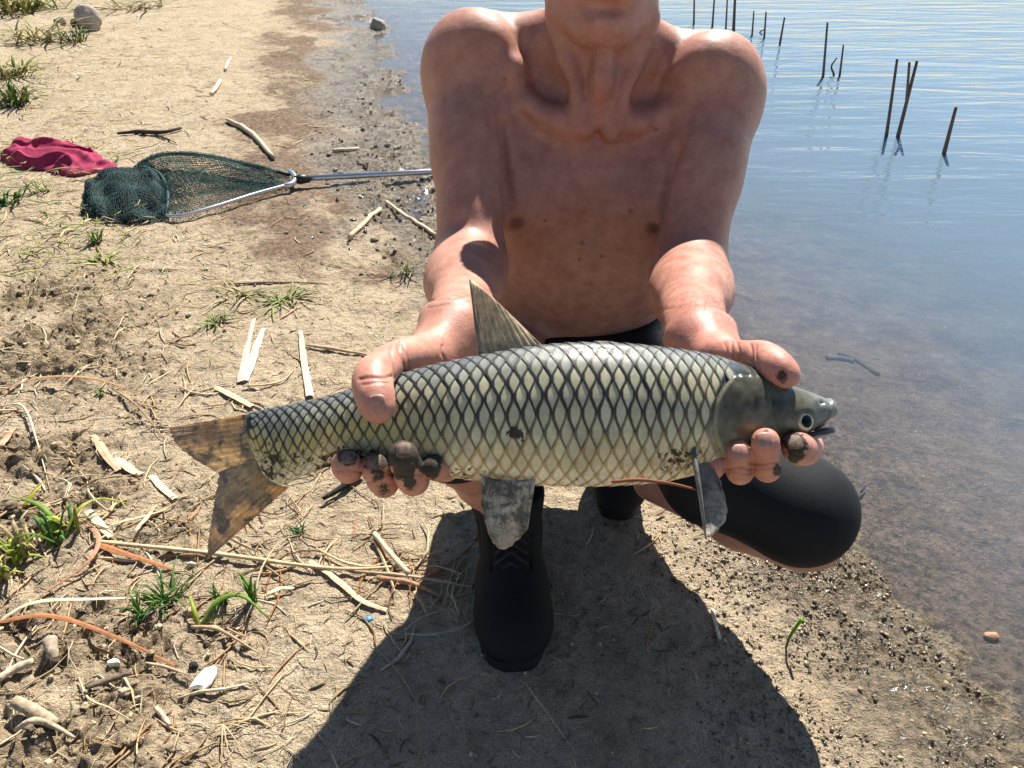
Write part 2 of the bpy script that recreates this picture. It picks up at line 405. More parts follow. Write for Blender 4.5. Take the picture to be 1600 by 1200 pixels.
def surface_nets(vol, lo, h):
    s = vol < 0; n = vol.shape
    c = [s[i:n[0] - 1 + i, j:n[1] - 1 + j, k:n[2] - 1 + k] for i in (0, 1) for j in (0, 1) for k in (0, 1)]
    al = c[0].copy(); an = c[0].copy()
    for q in c[1:]: al &= q; an |= q
    I = np.nonzero(an & ~al); M = len(I[0])
    off = [(i, j, k) for i in (0, 1) for j in (0, 1) for k in (0, 1)]
    v = [vol[I[0] + i, I[1] + j, I[2] + k].astype(float) for i, j, k in off]
    acc = np.zeros((M, 3)); cnt = np.zeros(M)
    for a in range(8):
        for b in range(a + 1, 8):
            if sum(abs(x - y) for x, y in zip(off[a], off[b])) != 1: continue
            m = (v[a] < 0) != (v[b] < 0)
            t = np.where(m, v[a] / np.where(m, v[a] - v[b], 1), 0)
            pa = np.array(off[a], float); pb = np.array(off[b], float)
            acc += np.where(m[:, None], pa + t[:, None] * (pb - pa), 0); cnt += m
    V = lo + h * (np.stack(I, 1) + acc / cnt[:, None])
    idx = np.full(tuple(x - 1 for x in n), -1, np.int32); idx[I] = np.arange(M)
    F = []
    for axn in range(3):
        A = np.moveaxis(s, axn, 0); ID = np.moveaxis(idx, axn, 0)
        d = A[:-1, 1:-1, 1:-1] != A[1:, 1:-1, 1:-1]
        i, j, k = np.nonzero(d); ins = A[:-1, 1:-1, 1:-1][i, j, k]
        q = np.stack([ID[i, j, k], ID[i, j + 1, k], ID[i, j + 1, k + 1], ID[i, j, k + 1]], 1)
        fl = ins if axn != 1 else ~ins
        q[~fl] = q[~fl][:, ::-1]
        F.append(q)
    return V, np.concatenate(F)
def relax(V, F, it=1, lam=0.5):
    e = np.concatenate([F[:, [0, 1]], F[:, [1, 2]], F[:, [2, 3]], F[:, [3, 0]]])
    for _ in range(it):
        acc = np.zeros_like(V); cnt = np.zeros(len(V))
        for ax in range(3):
            acc[:, ax] = np.bincount(e[:, 0], V[e[:, 1], ax], len(V)) + np.bincount(e[:, 1], V[e[:, 0], ax], len(V))
        cnt = np.bincount(e[:, 0], minlength=len(V)) + np.bincount(e[:, 1], minlength=len(V))
        V = V + lam * (acc / np.maximum(cnt, 1)[:, None] - V)
    return V
def compact(V, F, keep):
    F = F[keep]; u, inv = np.unique(F, return_inverse=True); return V[u], inv.reshape(F.shape)

# ================================================================== PERSON (squatting man, bare-chested, arms held out)
UPV = MR.T @ np.array([0, 0, 1.0]); FWDV = MR.T @ np.array([0, 1.0, 0]); RGT = np.array([1.0, 0, 0])   # world axes in camera space
WR = np.stack([RGT, FWDV, UPV], 1)                       # columns: world axes, for ellipsoids aligned with the world
TSH = .042                                               # the torso sits this much nearer the camera
def W(x, y, z): return w2c(np.array([x, y - (TSH if y > 1.0 else 0), z]))
def tilt(ax, deg, R=WR):
    a = math.radians(deg); c, s = math.cos(a), math.sin(a)
    r = {'x': [[1, 0, 0], [0, c, -s], [0, s, c]], 'y': [[c, 0, s], [0, 1, 0], [-s, 0, c]], 'z': [[c, -s, 0], [s, c, 0], [0, 0, 1]]}[ax]
    return R @ np.array(r)
BX = 0.112                                               # body mid-line
shR = C(733, 106, 1.055); shL = C(1118, 140, 1.04)        # shoulder joints: his right (image left), his left
elR = C(735, 426, 1.0); elL = C(1073, 438, .99)
wrR = C(712, 514, .665); wrL = C(1092, 532, .660)
body = []
# torso
body += [ell(W(BX, 1.165, .585), (.165, .118, .20), tilt('x', -6), .03),
         ell(W(BX - .085, 1.16, .60), (.10, .105, .17), tilt('y', -4), .04), ell(W(BX + .085, 1.15, .59), (.10, .105, .17), tilt('y', 4), .04),
         cap(W(BX, 1.18, .56), W(BX - .005, 1.225, .30), .145, .150, .06, flat=FWDV, fr=.72),
         ell(W(BX - .005, 1.235, .25), (.175, .13, .125), WR, .05)]
# pectorals and ribs
body += [ell(W(BX - .082, 1.085, .615), (.086, .046, .060), tilt('z', 14), .024), ell(W(BX + .082, 1.075, .605), (.086, .046, .060), tilt('z', -14), .024)]
for z, dx in ((.52, .10), (.485, .105), (.45, .11)):
    for s in (-1, 1):
        body.append(cap(W(BX + s * .035, 1.085 + (.52 - z) * .25, z + .012), W(BX + s * dx, 1.115 + (.52 - z) * .25, z - .012), .009, .009, .04))
# sternum groove, notch, midline of the belly
body += [cap(W(BX - .004, 1.026, .675), W(BX - .002, 1.040, .57), .010, .004, .024, 'sub'),
         cap(W(BX - .03, 1.075, .545), W(BX - .10, 1.092, .530), .006, .006, .02, 'sub'), cap(W(BX + .03, 1.075, .540), W(BX + .10, 1.090, .525), .006, .006, .02, 'sub')]
# neck, trapezius, clavicles
nk0 = W(BX, 1.150, .70); nk1 = W(BX + .008, 1.118, .84)
body += [cap(nk0, nk1, .064, .057, .03), cap(W(BX - .035, 1.165, .72), W(BX - .02, 1.14, .80), .044, .04, .03), cap(W(BX + .04, 1.16, .72), W(BX + .03, 1.14, .80), .044, .04, .03)]
body += [cap(W(BX - .03, 1.165, .80), shR + UPV * .030 + FWDV * .012, .040, .036, .05), cap(W(BX + .04, 1.16, .79), shL + UPV * .028 + FWDV * .014, .040, .036, .05)]
for sgn, sh_ in ((-1, shR), (1, shL)):
    c0 = W(BX + sgn * .020, 1.076, .712); c1 = W(BX + sgn * .080, 1.084, .738); c2 = sh_ + UPV * .046 - FWDV * .030 - RGT * sgn * .03; c3 = sh_ + UPV * .044 - FWDV * .012
    q_ = spline(np.array([c0, c1, c2, c3]), 9)
    body += [cap(q_[i_], q_[i_ + 1], .0105, .0105, .026) for i_ in range(8)]
body += [ell(W(BX, 1.052, .716), (.014, .016, .016), WR, .022, 'sub')]
# neck tendons, larynx
body += [cap(W(BX - .016, 1.066, .715), W(BX - .056, 1.096, .84), .0135, .014, .009), cap(W(BX + .018, 1.066, .712), W(BX + .060, 1.096, .84), .0135, .014, .009),
         ell(W(BX + .002, 1.060, .775), (.014, .016, .020), WR, .018), cap(W(BX + .001, 1.068, .73), W(BX + .003, 1.062, .80), .011, .011, .012)]
# supraclavicular hollows
body += [ell(W(BX - .072, 1.080, .765), (.022, .018, .012), tilt('y', 18), .03, 'sub'), ell(W(BX + .078, 1.076, .755), (.024, .018, .012), tilt('y', -18), .03, 'sub')]
# shoulders and arms
def arm(sh, el, wr, side):
    L = []
    d = (el - sh); u = d / np.linalg.norm(d); f = (wr - el) / np.linalg.norm(wr - el)
    L += [ell(sh + UPV * .000, (.058, .060, .062), WR, .035),
          ell(sh + UPV * .036 - FWDV * .016 - RGT * side * .012, (.030, .034, .020), WR, .03),        # point of the shoulder
          cap(sh + u * .01, sh + u * .13 + RGT * side * .002, .056, .045, .035),
          cap(sh + u * .10, el, .046, .042, .03),
          cap(sh + u * .11 - FWDV * .010 + UPV * .010, sh + u * .22 - FWDV * .010 + UPV * .010, .033, .027, .025),   # biceps
          cap(el - u * .01, el + f * .07 + UPV * -.004, .043, .046, .03),
          cap(el + f * .05 + RGT * side * .010, el + f * .13 + RGT * side * .006, .040, .034, .03),
          cap(el + f * .10, wr, .037, .027, .03, flat=UPV, fr=.84),
          ell(wr - f * .012 + RGT * side * .016 + UPV * .006, (.014, .014, .014), WR, .02),
          ell(el + UPV * -.030 + u * .012, (.020, .020, .018), WR, .03)]
    # armpit fill: front fold from the pectoral, back fold
    L += [cap(sh - UPV * .035 - FWDV * .012, W(BX + side * .085, 1.085, .615), .040, .040, .045), cap(sh - UPV * .05 + FWDV * .035, W(BX + side * .14, 1.20, .53), .042, .05, .05)]
    return L
body += arm(shR, elR, wrR, -1) + arm(shL, elL, wrL, 1)
# crease between arm and chest
body += [cap(C(781, 195, 1.005), C(792, 320, 1.02), .004, .009, .014, 'sub'), cap(C(1056, 235, .99), C(1040, 330, 1.01), .004, .009, .014, 'sub')]
# head
CH = C(942, 62, .93)                                    # chin
hu = UPV * .995 - FWDV * .06 + RGT * .02; hu /= np.linalg.norm(hu)
hr = RGT - hu * (RGT @ hu); hr /= np.linalg.norm(hr); hb = np.cross(hu, hr); hb = hb if hb @ FWDV > 0 else -hb
HR = np.stack([hr, hb, hu], 1)
def Hd(r, b, u): return CH + hr * r + hb * b + hu * u
body += [ell(Hd(0, .100, .135), (.077, .098, .096), HR, .03), ell(Hd(0, .056, .052), (.060, .058, .050), HR, .03),
         ell(Hd(0, .014, .014), (.027, .020, .018), HR, .024),
         cap(Hd(-.058, .085, .045), Hd(-.024, .018, .010), .017, .014, .025), cap(Hd(.058, .085, .045), Hd(.024, .018, .010), .017, .014, .025),
         ell(Hd(0, .022, .055), (.040, .028, .040), HR, .02),
         ell(Hd(-.040, .034, .085), (.026, .026, .024), HR, .02), ell(Hd(.040, .034, .085), (.026, .026, .024), HR, .02),
         cap(Hd(0, .012, .118), Hd(0, -.012, .082), .009, .013, .012), ell(Hd(-.013, .002, .078), (.010, .011, .008), HR, .008), ell(Hd(.013, .002, .078), (.010, .011, .008), HR, .008),
         cap(Hd(-.045, .018, .128), Hd(.045, .018, .128), .012, .012, .02),
         ell(Hd(-.032, .010, .112), (.018, .012, .011), HR, .012, 'sub'), ell(Hd(.032, .010, .112), (.018, .012, .011), HR, .012, 'sub'),
         ell(Hd(-.078, .098, .105), (.008, .020, .032), HR, .006), ell(Hd(.078, .098, .105), (.008, .020, .032), HR, .006),
         cap(Hd(-.021, .0045, .0475), Hd(.021, .0045, .0475), .0065, .0065, .007), cap(Hd(-.021, .0035, .0565), Hd(.021, .0035, .0565), .0058, .0058, .007),
         cap(Hd(-.025, -.003, .0520), Hd(.025, -.003, .0520), .0022, .0022, .005, 'sub'),
         cap(Hd(-.016, -.004, .0365), Hd(.016, -.004, .0365), .005, .005, .014, 'sub')]
# legs
hipR = W(.03, 1.20, .27); knR = W(-.075, .765, .43); anR = W(-.004, .935, .12)
hipL = W(.185, 1.19, .27); knL = C(1250, 798, 1.075); anL = W(.225, 1.212, .165)
def leg(hip, kn, an):
    d = (an - kn) / np.linalg.norm(an - kn)
    return [cap(hip, kn, .092, .062, .03), cap(kn, kn + d * .1, .058, .052, .03), cap(kn + d * .08 + FWDV * .01, kn + d * .2 + FWDV * .012, .054, .047, .03), cap(kn + d * .2, an, .046, .036, .03)]
body += leg(hipR, knR, anR) + leg(hipL, knL, anL)
body += [cap(C(1262, 834, 1.085), C(1170, 812, 1.17), .050, .046, .03), cap(C(1240, 822, 1.10), C(1150, 798, 1.19), .048, .046, .03), cap(C(1150, 798, 1.19), C(1020, 752, 1.30), .046, .034, .03)]
N_BODY = len(body)

# ---- hands: palm behind the fish, thumb over the back, four fingers curled up under the belly
hands = []
FINGERS = []                                             # (tip, direction, radius, side) for nails and mud
def finger(pts, rad, k=.0008):
    p = [C(*q) for q in pts]; q_ = spline(np.array(p), len(p) * 3 - 2)
    rr = np.interp(np.linspace(0, len(p) - 1, len(q_)), np.arange(len(p)), rad)
    subs = chain(q_, rr, .003)
    def fn(X, Y, Z):
        d = None
        for s_ in subs:
            e = s_.fn(X, Y, Z)
            if d is None: d = e
            else:
                h_ = np.clip(.003 - np.abs(d - e), 0, None) / .003; d = np.minimum(d, e) - h_ * h_ * .003 * .25
        return d
    FINGERS.append((p, rad))
    return [Prim(fn, np.min([s_.lo for s_ in subs], 0), np.max([s_.hi for s_ in subs], 0), k, 'add')]
def palm(wr, knuck, thenar):
    L = []
    for q in knuck: L.append(cap(wr, C(*q), .020, .0135, .014))
    a = np.mean([C(*q) for q in knuck], 0)
    L.append(cap(wr * .55 + a * .45, wr * .2 + a * .8, .024, .024, .02, flat=np.array([0, 0, 1.0]), fr=.6))
    L += [cap(wr, C(*thenar), .022, .0165, .014)]
    return L
# his right hand (image left)
kR = [(566, 668, .606), (600, 676, .608), (634, 682, .610), (664, 680, .612)]
hands += palm(wrR, kR, (668, 556, .622))
hands += finger([(668, 556, .622), (636, 556, .594), (612, 564, .573), (587, 584, .548), (582, 600, .538), (586, 620, .529), (591, 638, .526)], [.0165, .0138, .0122, .0136, .0134, .0128, .0108], .010)
hands += finger([(566, 668, .606), (548, 726, .592), (543, 732, .563), (541, 724, .541)], [.0120, .0104, .0100, .0102])
hands += finger([(600, 676, .608), (602, 746, .594), (598, 753, .566), (586, 730, .545)], [.012, .0106, .0101, .0101])
hands += finger([(634, 682, .610), (648, 744, .594), (642, 748, .555), (630, 712, .530)], [.0120, .0108, .0103, .0106])
hands += finger([(664, 680, .612), (696, 728, .594), (688, 732, .566), (676, 729, .545)], [.0110, .0094, .0090, .0092])
# his left hand (image right)
kL = [(1216, 640, .618), (1186, 660, .620), (1156, 674, .620), (1128, 682, .620)]
hands += palm(wrL, kL, (1118, 556, .622))
hands += finger([(1118, 557, .622), (1146, 556, .602), (1168, 556, .588), (1188, 559, .573), (1202, 566, .560), (1216, 576, .550), (1229, 586, .546)], [.0150, .0116, .0106, .0122, .0124, .0114, .0092], .010)
hands += finger([(1216, 640, .618), (1258, 692, .604), (1256, 702, .570), (1246, 699, .545)], [.0125, .0118, .0116, .0114])
hands += finger([(1186, 660, .620), (1198, 726, .598), (1197, 727, .556), (1196, 690, .529)], [.0120, .0100, .0093, .0096])
hands += finger([(1156, 674, .620), (1157, 732, .598), (1154, 731, .566), (1154, 707, .540)], [.0120, .0098, .0091, .0093])
hands += finger([(1128, 682, .620), (1112, 726, .600), (1112, 729, .572), (1115, 722, .552)], [.0115, .0096, .0092, .0088])
# flexion creases across the thumbs and fingers
def crease(a, b, r=.0011, k=.003): return cap(C(*a), C(*b), r, r, k, 'sub')
allp = body + hands
DCUT = .745
hh = .003
vol, lo = sdf_volume(body + hands[:0] + [cap(wrR, wrR + np.array([0, 0, .02]), .03, .03, .01), cap(wrL, wrL + np.array([0, 0, .02]), .03, .03, .01)], (-.20, -.60, -1.42), (.56, .64, -.62), hh)
V0, F0 = surface_nets(vol, lo, hh); del vol
V0 = relax(V0, F0, 1, .5)
keep = V0[F0].mean(1)[:, 2] < -(DCUT - .002)
V0, F0 = compact(V0, F0, keep)
parts_v, parts_f = [V0], [F0]
for (x0, x1) in ((518, 800), (1000, 1285)):
    lo_ = np.array([(x0 - 800) / FPX * .62 - .01, -.115, -.76]); hi_ = np.array([(x1 - 800) / FPX * .62 + .01, .155, -.505])
    lo_[0] = min(lo_[0], (x0 - 800) / FPX * .73) ; hi_[0] = max(hi_[0], (x1 - 800) / FPX * .73)
    vol, l2 = sdf_volume(allp, lo_, hi_, .00125)
    V1, F1 = surface_nets(vol, l2, .00125); V1 = relax(V1, F1, 2, .5)
    ct = V1[F1].mean(1)
    V1, F1 = compact(V1, F1, (ct[:, 2] > -(DCUT + .002)))
    parts_f.append(F1 + sum(len(v) for v in parts_v)); parts_v.append(V1)
BV = np.concatenate(parts_v); BF = np.concatenate(parts_f)
def vnormals(V, F):
    n = np.cross(V[F[:, 2]] - V[F[:, 0]], V[F[:, 3]] - V[F[:, 1]]); out_ = np.zeros_like(V)
    for k in range(4):
        for ax in range(3): out_[:, ax] += np.bincount(F[:, k], n[:, ax], len(V))
    return out_ / (np.linalg.norm(out_, axis=1)[:, None] + 1e-12)
NV = vnormals(BV, BF)
DD = -BV[:, 2]; PXX = 800 + BV[:, 0] / DD * FPX; PYY = 600 - BV[:, 1] / DD * FPX
CRE = np.zeros(len(BV))
# flexion creases, seen on the thumbs, finger joints and palm heels
for (x0, y0, x1, y1, wpx, amt) in ((622, 535, 634, 585, 2.4, 1.0), (610, 540, 618, 590, 2.0, .8), (630, 536, 642, 580, 1.8, .6), (690, 540, 694, 566, 2.0, .8), (562, 592, 612, 588, 2.6, 1.0), (566, 600, 606, 597, 1.8, .6),
        (1152, 534, 1156, 575, 2.0, .8), (1143, 534, 1147, 572, 2.0, .7), (1172, 538, 1178, 576, 2.4, .9), (1180, 540, 1186, 580, 1.8, .6), (1133, 536, 1136, 566, 1.8, .5),
        (1174, 727, 1220, 725, 2.2, 1.0), (1174, 733, 1220, 732, 1.8, .7), (1132, 733, 1178, 733, 2.0, .9), (1134, 739, 1176, 740, 1.8, .6), (566, 752, 612, 756, 2.0, .7), (608, 742, 662, 744, 2.0, .7), (522, 735, 564, 737, 2.0, .6), (1222, 706, 1270, 716, 2.0, .6),
        (672, 470, 790, 452, 2.2, .5), (668, 480, 780, 466, 2.0, .4), (1012, 486, 1135, 470, 2.2, .4)):
    ab = np.array([x1 - x0, y1 - y0], float); L2 = ab @ ab
    t_ = np.clip(((PXX - x0) * ab[0] + (PYY - y0) * ab[1]) / L2, 0, 1)
    wob = 2.0 * np.sin(t_ * 7 + x0)
    nx_, ny_ = -ab[1] / math.sqrt(L2), ab[0] / math.sqrt(L2)
    d_ = np.hypot(PXX - (x0 + t_ * ab[0] + wob * nx_ * .6), PYY - (y0 + t_ * ab[1] + wob * ny_ * .6))
    CRE = np.maximum(CRE, amt * np.exp(-(d_ / wpx) ** 2) * (DD < .86))
BV = BV - NV * (CRE * .0013)[:, None]

# ---- skin tone, sunburn, nipples, mud on the fingers (vertex attributes)
base = np.array([.45, .23, .165]); colr = np.tile(base, (len(BV), 1))
wz = c2w(BV)
neck = np.exp(-(((wz[:, 0] - BX) / .085) ** 2 + ((wz[:, 2] - .73) / .085) ** 2)) * (wz[:, 1] < 1.2)
colr = colr * (1 + neck[:, None] * np.array([.0, -.16, -.12]))
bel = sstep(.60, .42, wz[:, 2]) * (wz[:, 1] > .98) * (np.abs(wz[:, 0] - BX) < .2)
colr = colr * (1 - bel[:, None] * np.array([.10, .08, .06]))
for q in ((807, 349), (1020, 357)):
    d = np.hypot((PXX - q[0]) / 12, (PYY - q[1]) / 10)
    colr = colr * (1 - (np.exp(-d ** 4) * (DD > .97))[:, None] * np.array([.55, .62, .60]))
for q in ((940, 400), (788, 124), (1025, 203), (852, 345), (905, 405), (985, 330), (910, 380)):
    d = np.hypot(PXX - q[0], PYY - q[1]); colr = colr * (1 - .6 * (np.exp(-(d / 3.0) ** 4) * (DD > .9))[:, None])
lips = np.linalg.norm((BV - Hd(0, .0, .0505)) @ HR / np.array([.024, .02, .009]), axis=1)
colr = colr * (1 - np.exp(-lips ** 4)[:, None] * np.array([.05, .35, .30]))
colr = colr * (1 - CRE[:, None] * np.array([.22, .30, .30]))  # crease lines darkened, a little redder: shade put into the skin colour
hand = sstep(-.66, -.60, BV[:, 2])
colr = colr * (1 + hand[:, None] * np.array([.18, .14, .16]))
mud = np.zeros(len(BV))
def mudspot(px, py, rpx, amt):
    global mud
    X = 800 + BV[:, 0] / -BV[:, 2] * FPX; Y = 600 - BV[:, 1] / -BV[:, 2] * FPX
    d = np.hypot((X - px), (Y - py)) / rpx
    mud = np.maximum(mud, amt * np.exp(-d ** 3) * (BV[:, 2] > -.60))
for q in ((626, 705, 26, 1.15), (632, 735, 20, .8), (588, 716, 24, .75), (590, 740, 16, .55), (543, 712, 18, .75), (668, 718, 24, .95), (676, 738, 14, .7), (1244, 694, 20, .85), (1240, 715, 12, .6), (1222, 588, 13, .6), (1162, 702, 9, .8), (1216, 735, 10, .8), (1196, 676, 7, .5), (1252, 712, 10, .5), (640, 755, 14, .6), (600, 765, 14, .45)):
    mudspot(*q)
BN = len(BV)

def skin_material():
    m, t, b, o = new_mat("tanned_skin"); co = coord(t)
    a = attr(t, "col"); md = attr(t, "mud")
    n1 = noise(t, 9, 4, 0.6, co); n2 = noise(t, 55, 5, 0.65, co); n3 = noise(t, 420, 3, 0.6, co)
    c = mixc(t, 1.0, a.outputs["Color"], ramp(t, n1, [(0.3, (0.86, 0.84, 0.84)), (0.7, (1.10, 1.08, 1.05))]), 'MULTIPLY')
    c = mixc(t, 1.0, c, ramp(t, n2, [(0.3, (0.80, 0.68, 0.66)), (0.65, (1.06, 1.06, 1.06))]), 'MULTIPLY')
    fre = ramp(t, noise(t, 160, 2, 0.5, co), [(0.66, 0.0), (0.74, 1.0)])
    c = mixc(t, math_(t, 'MULTIPLY', fre, 0.35), c, (0.17, 0.075, 0.045))
    v = N(t, "ShaderNodeTexVoronoi"); v.inputs["Scale"].default_value = 620; t.links.new(co, v.inputs["Vector"])
    mn = noise(t, 190, 5, 0.7, co)
    mk = ramp(t, math_(t, 'ADD', math_(t, 'MULTIPLY', md.outputs["Fac"], 1.35), math_(t, 'MULTIPLY', math_(t, 'SUBTRACT', mn, 0.5), 1.6)), [(0.42, 0.0), (0.62, 1.0)])
    c = mixc(t, mk, c, mixc(t, mn, (0.012, 0.010, 0.007), (0.085, 0.066, 0.042)))
    h = math_(t, 'ADD', math_(t, 'MULTIPLY', n3, 0.5), math_(t, 'MULTIPLY', v.outputs["Distance"], 0.5))
    nb = bump(t, h, 0.22, 0.0008); nb = bump(t, math_(t, 'ADD', n2, math_(t, 'MULTIPLY', math_(t, 'MULTIPLY', mk, mn), 3.0)), 0.35, 0.0022, nb)
    setp(t, b, color=c, rough=math_(t, 'ADD', ramp(t, n2, [(0.3, 0.42), (0.7, 0.60)]), math_(t, 'MULTIPLY', mk, 0.3)), sss=0.10, spec=0.42, normal=nb)
    b.inputs["Subsurface Radius"].default_value = (1.0, 0.35, 0.2); b.inputs["Subsurface Scale"].default_value = 0.008
    return m
SKIN = skin_material()
person = empty("person", (BX, 1.05, 0.0))
tag(person, "bare-chested man in black knee shorts squatting at the waterline, holding out a fish", "person")
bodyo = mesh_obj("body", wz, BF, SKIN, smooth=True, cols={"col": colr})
at = bodyo.data.attributes.new("mud", 'FLOAT', 'POINT'); at.data.foreach_set("value", mud.astype(np.float32))
under(bodyo, person)

# ---- finger nails: small curved plates
NAIL = simple_mat("finger_nail", (.40, .215, .165), .45, .22, 300, .2, .0004, spec=.35)
DIRTYNAIL = simple_mat("muddy_finger_nail", (.16, .11, .08), .6, .7, 260, .5, .0008, spec=.3)
def nail(c, up, nrm, wdt, ln, curve, mat=None):
    c = np.asarray(c, float); up = np.asarray(up, float); nrm = np.asarray(nrm, float); nrm /= np.linalg.norm(nrm)
    up -= nrm * (up @ nrm); up /= np.linalg.norm(up); rt = np.cross(up, nrm)
    nu, nv = 9, 9; V = []
    for i in range(nu):
        for j in range(nv):
            a = (i / (nu - 1) * 2 - 1); b = (j / (nv - 1) * 2 - 1)
            wdd = wdt * .5 * (1 - .14 * b * b * (b < 0) - .10 * b ** 4)
            ang = a * wdd / curve
            V.append(c + rt * (curve * math.sin(ang)) + nrm * (curve * (math.cos(ang) - 1) - .0012 * b * b) + up * (ln * .5 * b * (1 - .22 * a * a)))
    F = list(map(tuple, grid_faces(nu, nv, True)))
    o = mesh_obj("finger_nail", c2w(np.array(V)), F, mat or NAIL, smooth=True)
    md = o.modifiers.new("s", 'SOLIDIFY'); md.thickness = .0007; md.offset = -1
    under(o, person); return o
def nail_at(px, py, d, upx, upy, nx, ny, w_, l_, r_, upd=0.0, mat=None):
    nail(C(px, py, d), np.array([upx, upy, upd]), np.array([nx, ny, 1.0]), w_, l_, r_, mat)
nail_at(589, 632, .5138, .10, -1, -.05, -.12, .0125, .0135, .0112)
nail_at(1197, 688, .5192, -.02, 1, -.05, .18, .0125, .0112, .0096, .1)
nail_at(1156, 706, .5302, -.02, 1, -.05, .22, .0115, .0105, .0094, .1)
nail_at(584, 722, .5350, -.1, 1, -.05, .30, .0110, .0105, .0103, .2, DIRTYNAIL)
nail_at(630, 703, .5198, -.1, 1, -.05, .35, .0110, .0105, .0106, .2, DIRTYNAIL)
nail_at(543, 714, .5318, -.05, 1, -.05, .60, .0105, .0095, .0102, .4, DIRTYNAIL)
nail_at(1243, 690, .5345, -.05, 1, -.05, .55, .0118, .0105, .0112, .4, DIRTYNAIL)

# ---- hair: short grey crop, stubble on the chin, forearm hair
HAIRM = simple_mat("grey_hair", (.22, .19, .16), .6, .3, 90, .8, .004)
hp = [ell(Hd(0, .108, .148), (.081, .098, .092), HR, .01), ell(Hd(0, .03, .10), (.066, .06, .075), HR, .02, 'sub'), ell(Hd(0, .10, .02), (.10, .10, .07), HR, .015, 'sub')]
vol, l2 = sdf_volume(hp, Hd(0, .1, .15) - .16, Hd(0, .1, .15) + .16, .004)
V1, F1 = surface_nets(vol, l2, .004)
V1 = V1 + rng.normal(0, .0009, V1.shape)
under(mesh_obj("hair", c2w(V1), F1, HAIRM, smooth=True), person)
EYEM = simple_mat("eye_white", (.55, .51, .47), .3, .05, 20, 0); IRISM = simple_mat("brown_iris", (.035, .022, .014), .15, .3, 200, 0); LIDM = simple_mat("eyelid_skin", (.38, .19, .135), .55, .15, 120, .2, .0006)
for s in (-1, 1):
    V, F = tube([Hd(s * .032, .020 + d_, .112) for d_ in (-.012, -.0105, -.006, 0, .006, .011)], [.001, .0055, .0103, .012, .0105, .003], 12)
    ey = under(mesh_obj("eye", c2w(np.array(V)), F, EYEM, smooth=True), person)
    V, F = tube([Hd(s * .032, .0080, .112), Hd(s * .032, .0092, .112), Hd(s * .032, .0120, .112)], [.0022, .0052, .0056], 14)
    ir = mesh_obj("iris", c2w(np.array(V)), F, IRISM, smooth=True); ir.parent = ey
    # lids
    for dz, r_ in ((.0088, .0042), (-.0088, .0034)):
        V, F = tube(spline([Hd(s * .032 - .016, .020, .112), Hd(s * .032 - .008, .0105, .112 + dz * .75), Hd(s * .032, .0080, .112 + dz * .85), Hd(s * .032 + .008, .0105, .112 + dz * .75), Hd(s * .032 + .016, .020, .112)], 12), r_, 8)
        ld = mesh_obj("eyelid", c2w(np.array(V)), F, LIDM, smooth=True); ld.parent = ey
bt = None
def hairs(name, mask, n, ln, dirv, jit, rad, col, parent, seed):
    """fine short hairs rooted on the skin"""
    r = np.random.default_rng(seed)
    ids = np.nonzero(mask)[0]
    if len(ids) == 0: return
    ids = r.choice(ids, n)
    mb_v = []; mb_f = []
    me = bodyo.data; nr = np.empty(len(me.vertices) * 3, np.float32); me.vertices.foreach_get("normal", nr); nr = nr.reshape(-1, 3)
    Vv = []
    for q, i in enumerate(ids):
        p = wz[i]; nn = nr[i]
        d = np.asarray(dirv) + r.normal(0, jit, 3); d = d - nn * (d @ nn); d /= np.linalg.norm(d) + 1e-9
        l_ = ln * r.uniform(.5, 1.3); sd_ = np.cross(nn, d)
        a = p; b = p + d * l_ * .5 + nn * l_ * .38; c = p + d * l_ + nn * l_ * .5
        Vv += [a - sd_ * rad, a + sd_ * rad, b + sd_ * rad * .8, b - sd_ * rad * .8, c]
        o_ = 5 * q; mb_f += [(o_, o_ + 1, o_ + 2), (o_, o_ + 2, o_ + 3), (o_ + 3, o_ + 2, o_ + 4)]
    o = mesh_obj(name, Vv, mb_f, col); tag(o, kind="stuff"); under(o, parent); return o
ARMH = simple_mat("arm_hair", (.36, .22, .13), .5, .2, 50, 0)
DD = -BV[:, 2]; PXX = 800 + BV[:, 0] / DD * FPX; PYY = 600 - BV[:, 1] / DD * FPX
hairs("forearm_hair", (DD > .64) & (DD < .90) & (wz[:, 2] > .5) & (wz[:, 2] < .8) & ((PXX < 690) | ((PXX > 1030) & (PXX < 1200))) & (PYY > 400), 1300, .009, (-.15, -1, -.1), .6, .00009, ARMH, person, 3)
STUB = simple_mat("chin_stubble", (.45, .40, .36), .5, .2, 50, 0)
hairs("chin_stubble", (DD < 1.05) & (DD > .9) & (wz[:, 2] > .78) & (wz[:, 2] < .90) & (np.abs(wz[:, 0] - BX) < .066) & (lips > 1.5), 900, .0042, (0, -.2, -1), .5, .00018, STUB, person, 4)

# ---- clothing: black knee shorts over the hips and thighs
SHORTS = None
def cloth_material(name, col, scale, rough=.85, bd=.0006):
    m, t, b, o = new_mat(name); co = coord(t)
    v = N(t, "ShaderNodeTexVoronoi"); v.inputs["Scale"].default_value = scale; t.links.new(co, v.inputs["Vector"])
    n = noise(t, 14, 4, .6, co)
    setp(t, b, color=ramp(t, n, [(.3, tuple(c * .8 for c in col)), (.7, tuple(c * 1.2 for c in col))]), rough=rough, spec=.18,
         normal=bump(t, math_(t, 'ADD', v.outputs["Distance"], math_(t, 'MULTIPLY', noise(t, 120, 4, .6, co), .8)), .5, bd))
    return m
SHORTM = cloth_material("black_stretch_fabric", (.010, .011, .014), 700, .72, .0004)
def shortleg(hip, kn, an, e, drop):
    d = (kn - hip) / np.linalg.norm(kn - hip); s_ = (an - kn) / np.linalg.norm(an - kn)
    return [cap(hip, kn, .092 + e, .064 + e, .03), cap(kn, kn + s_ * drop, .063 + e, .059 + e, .03)]
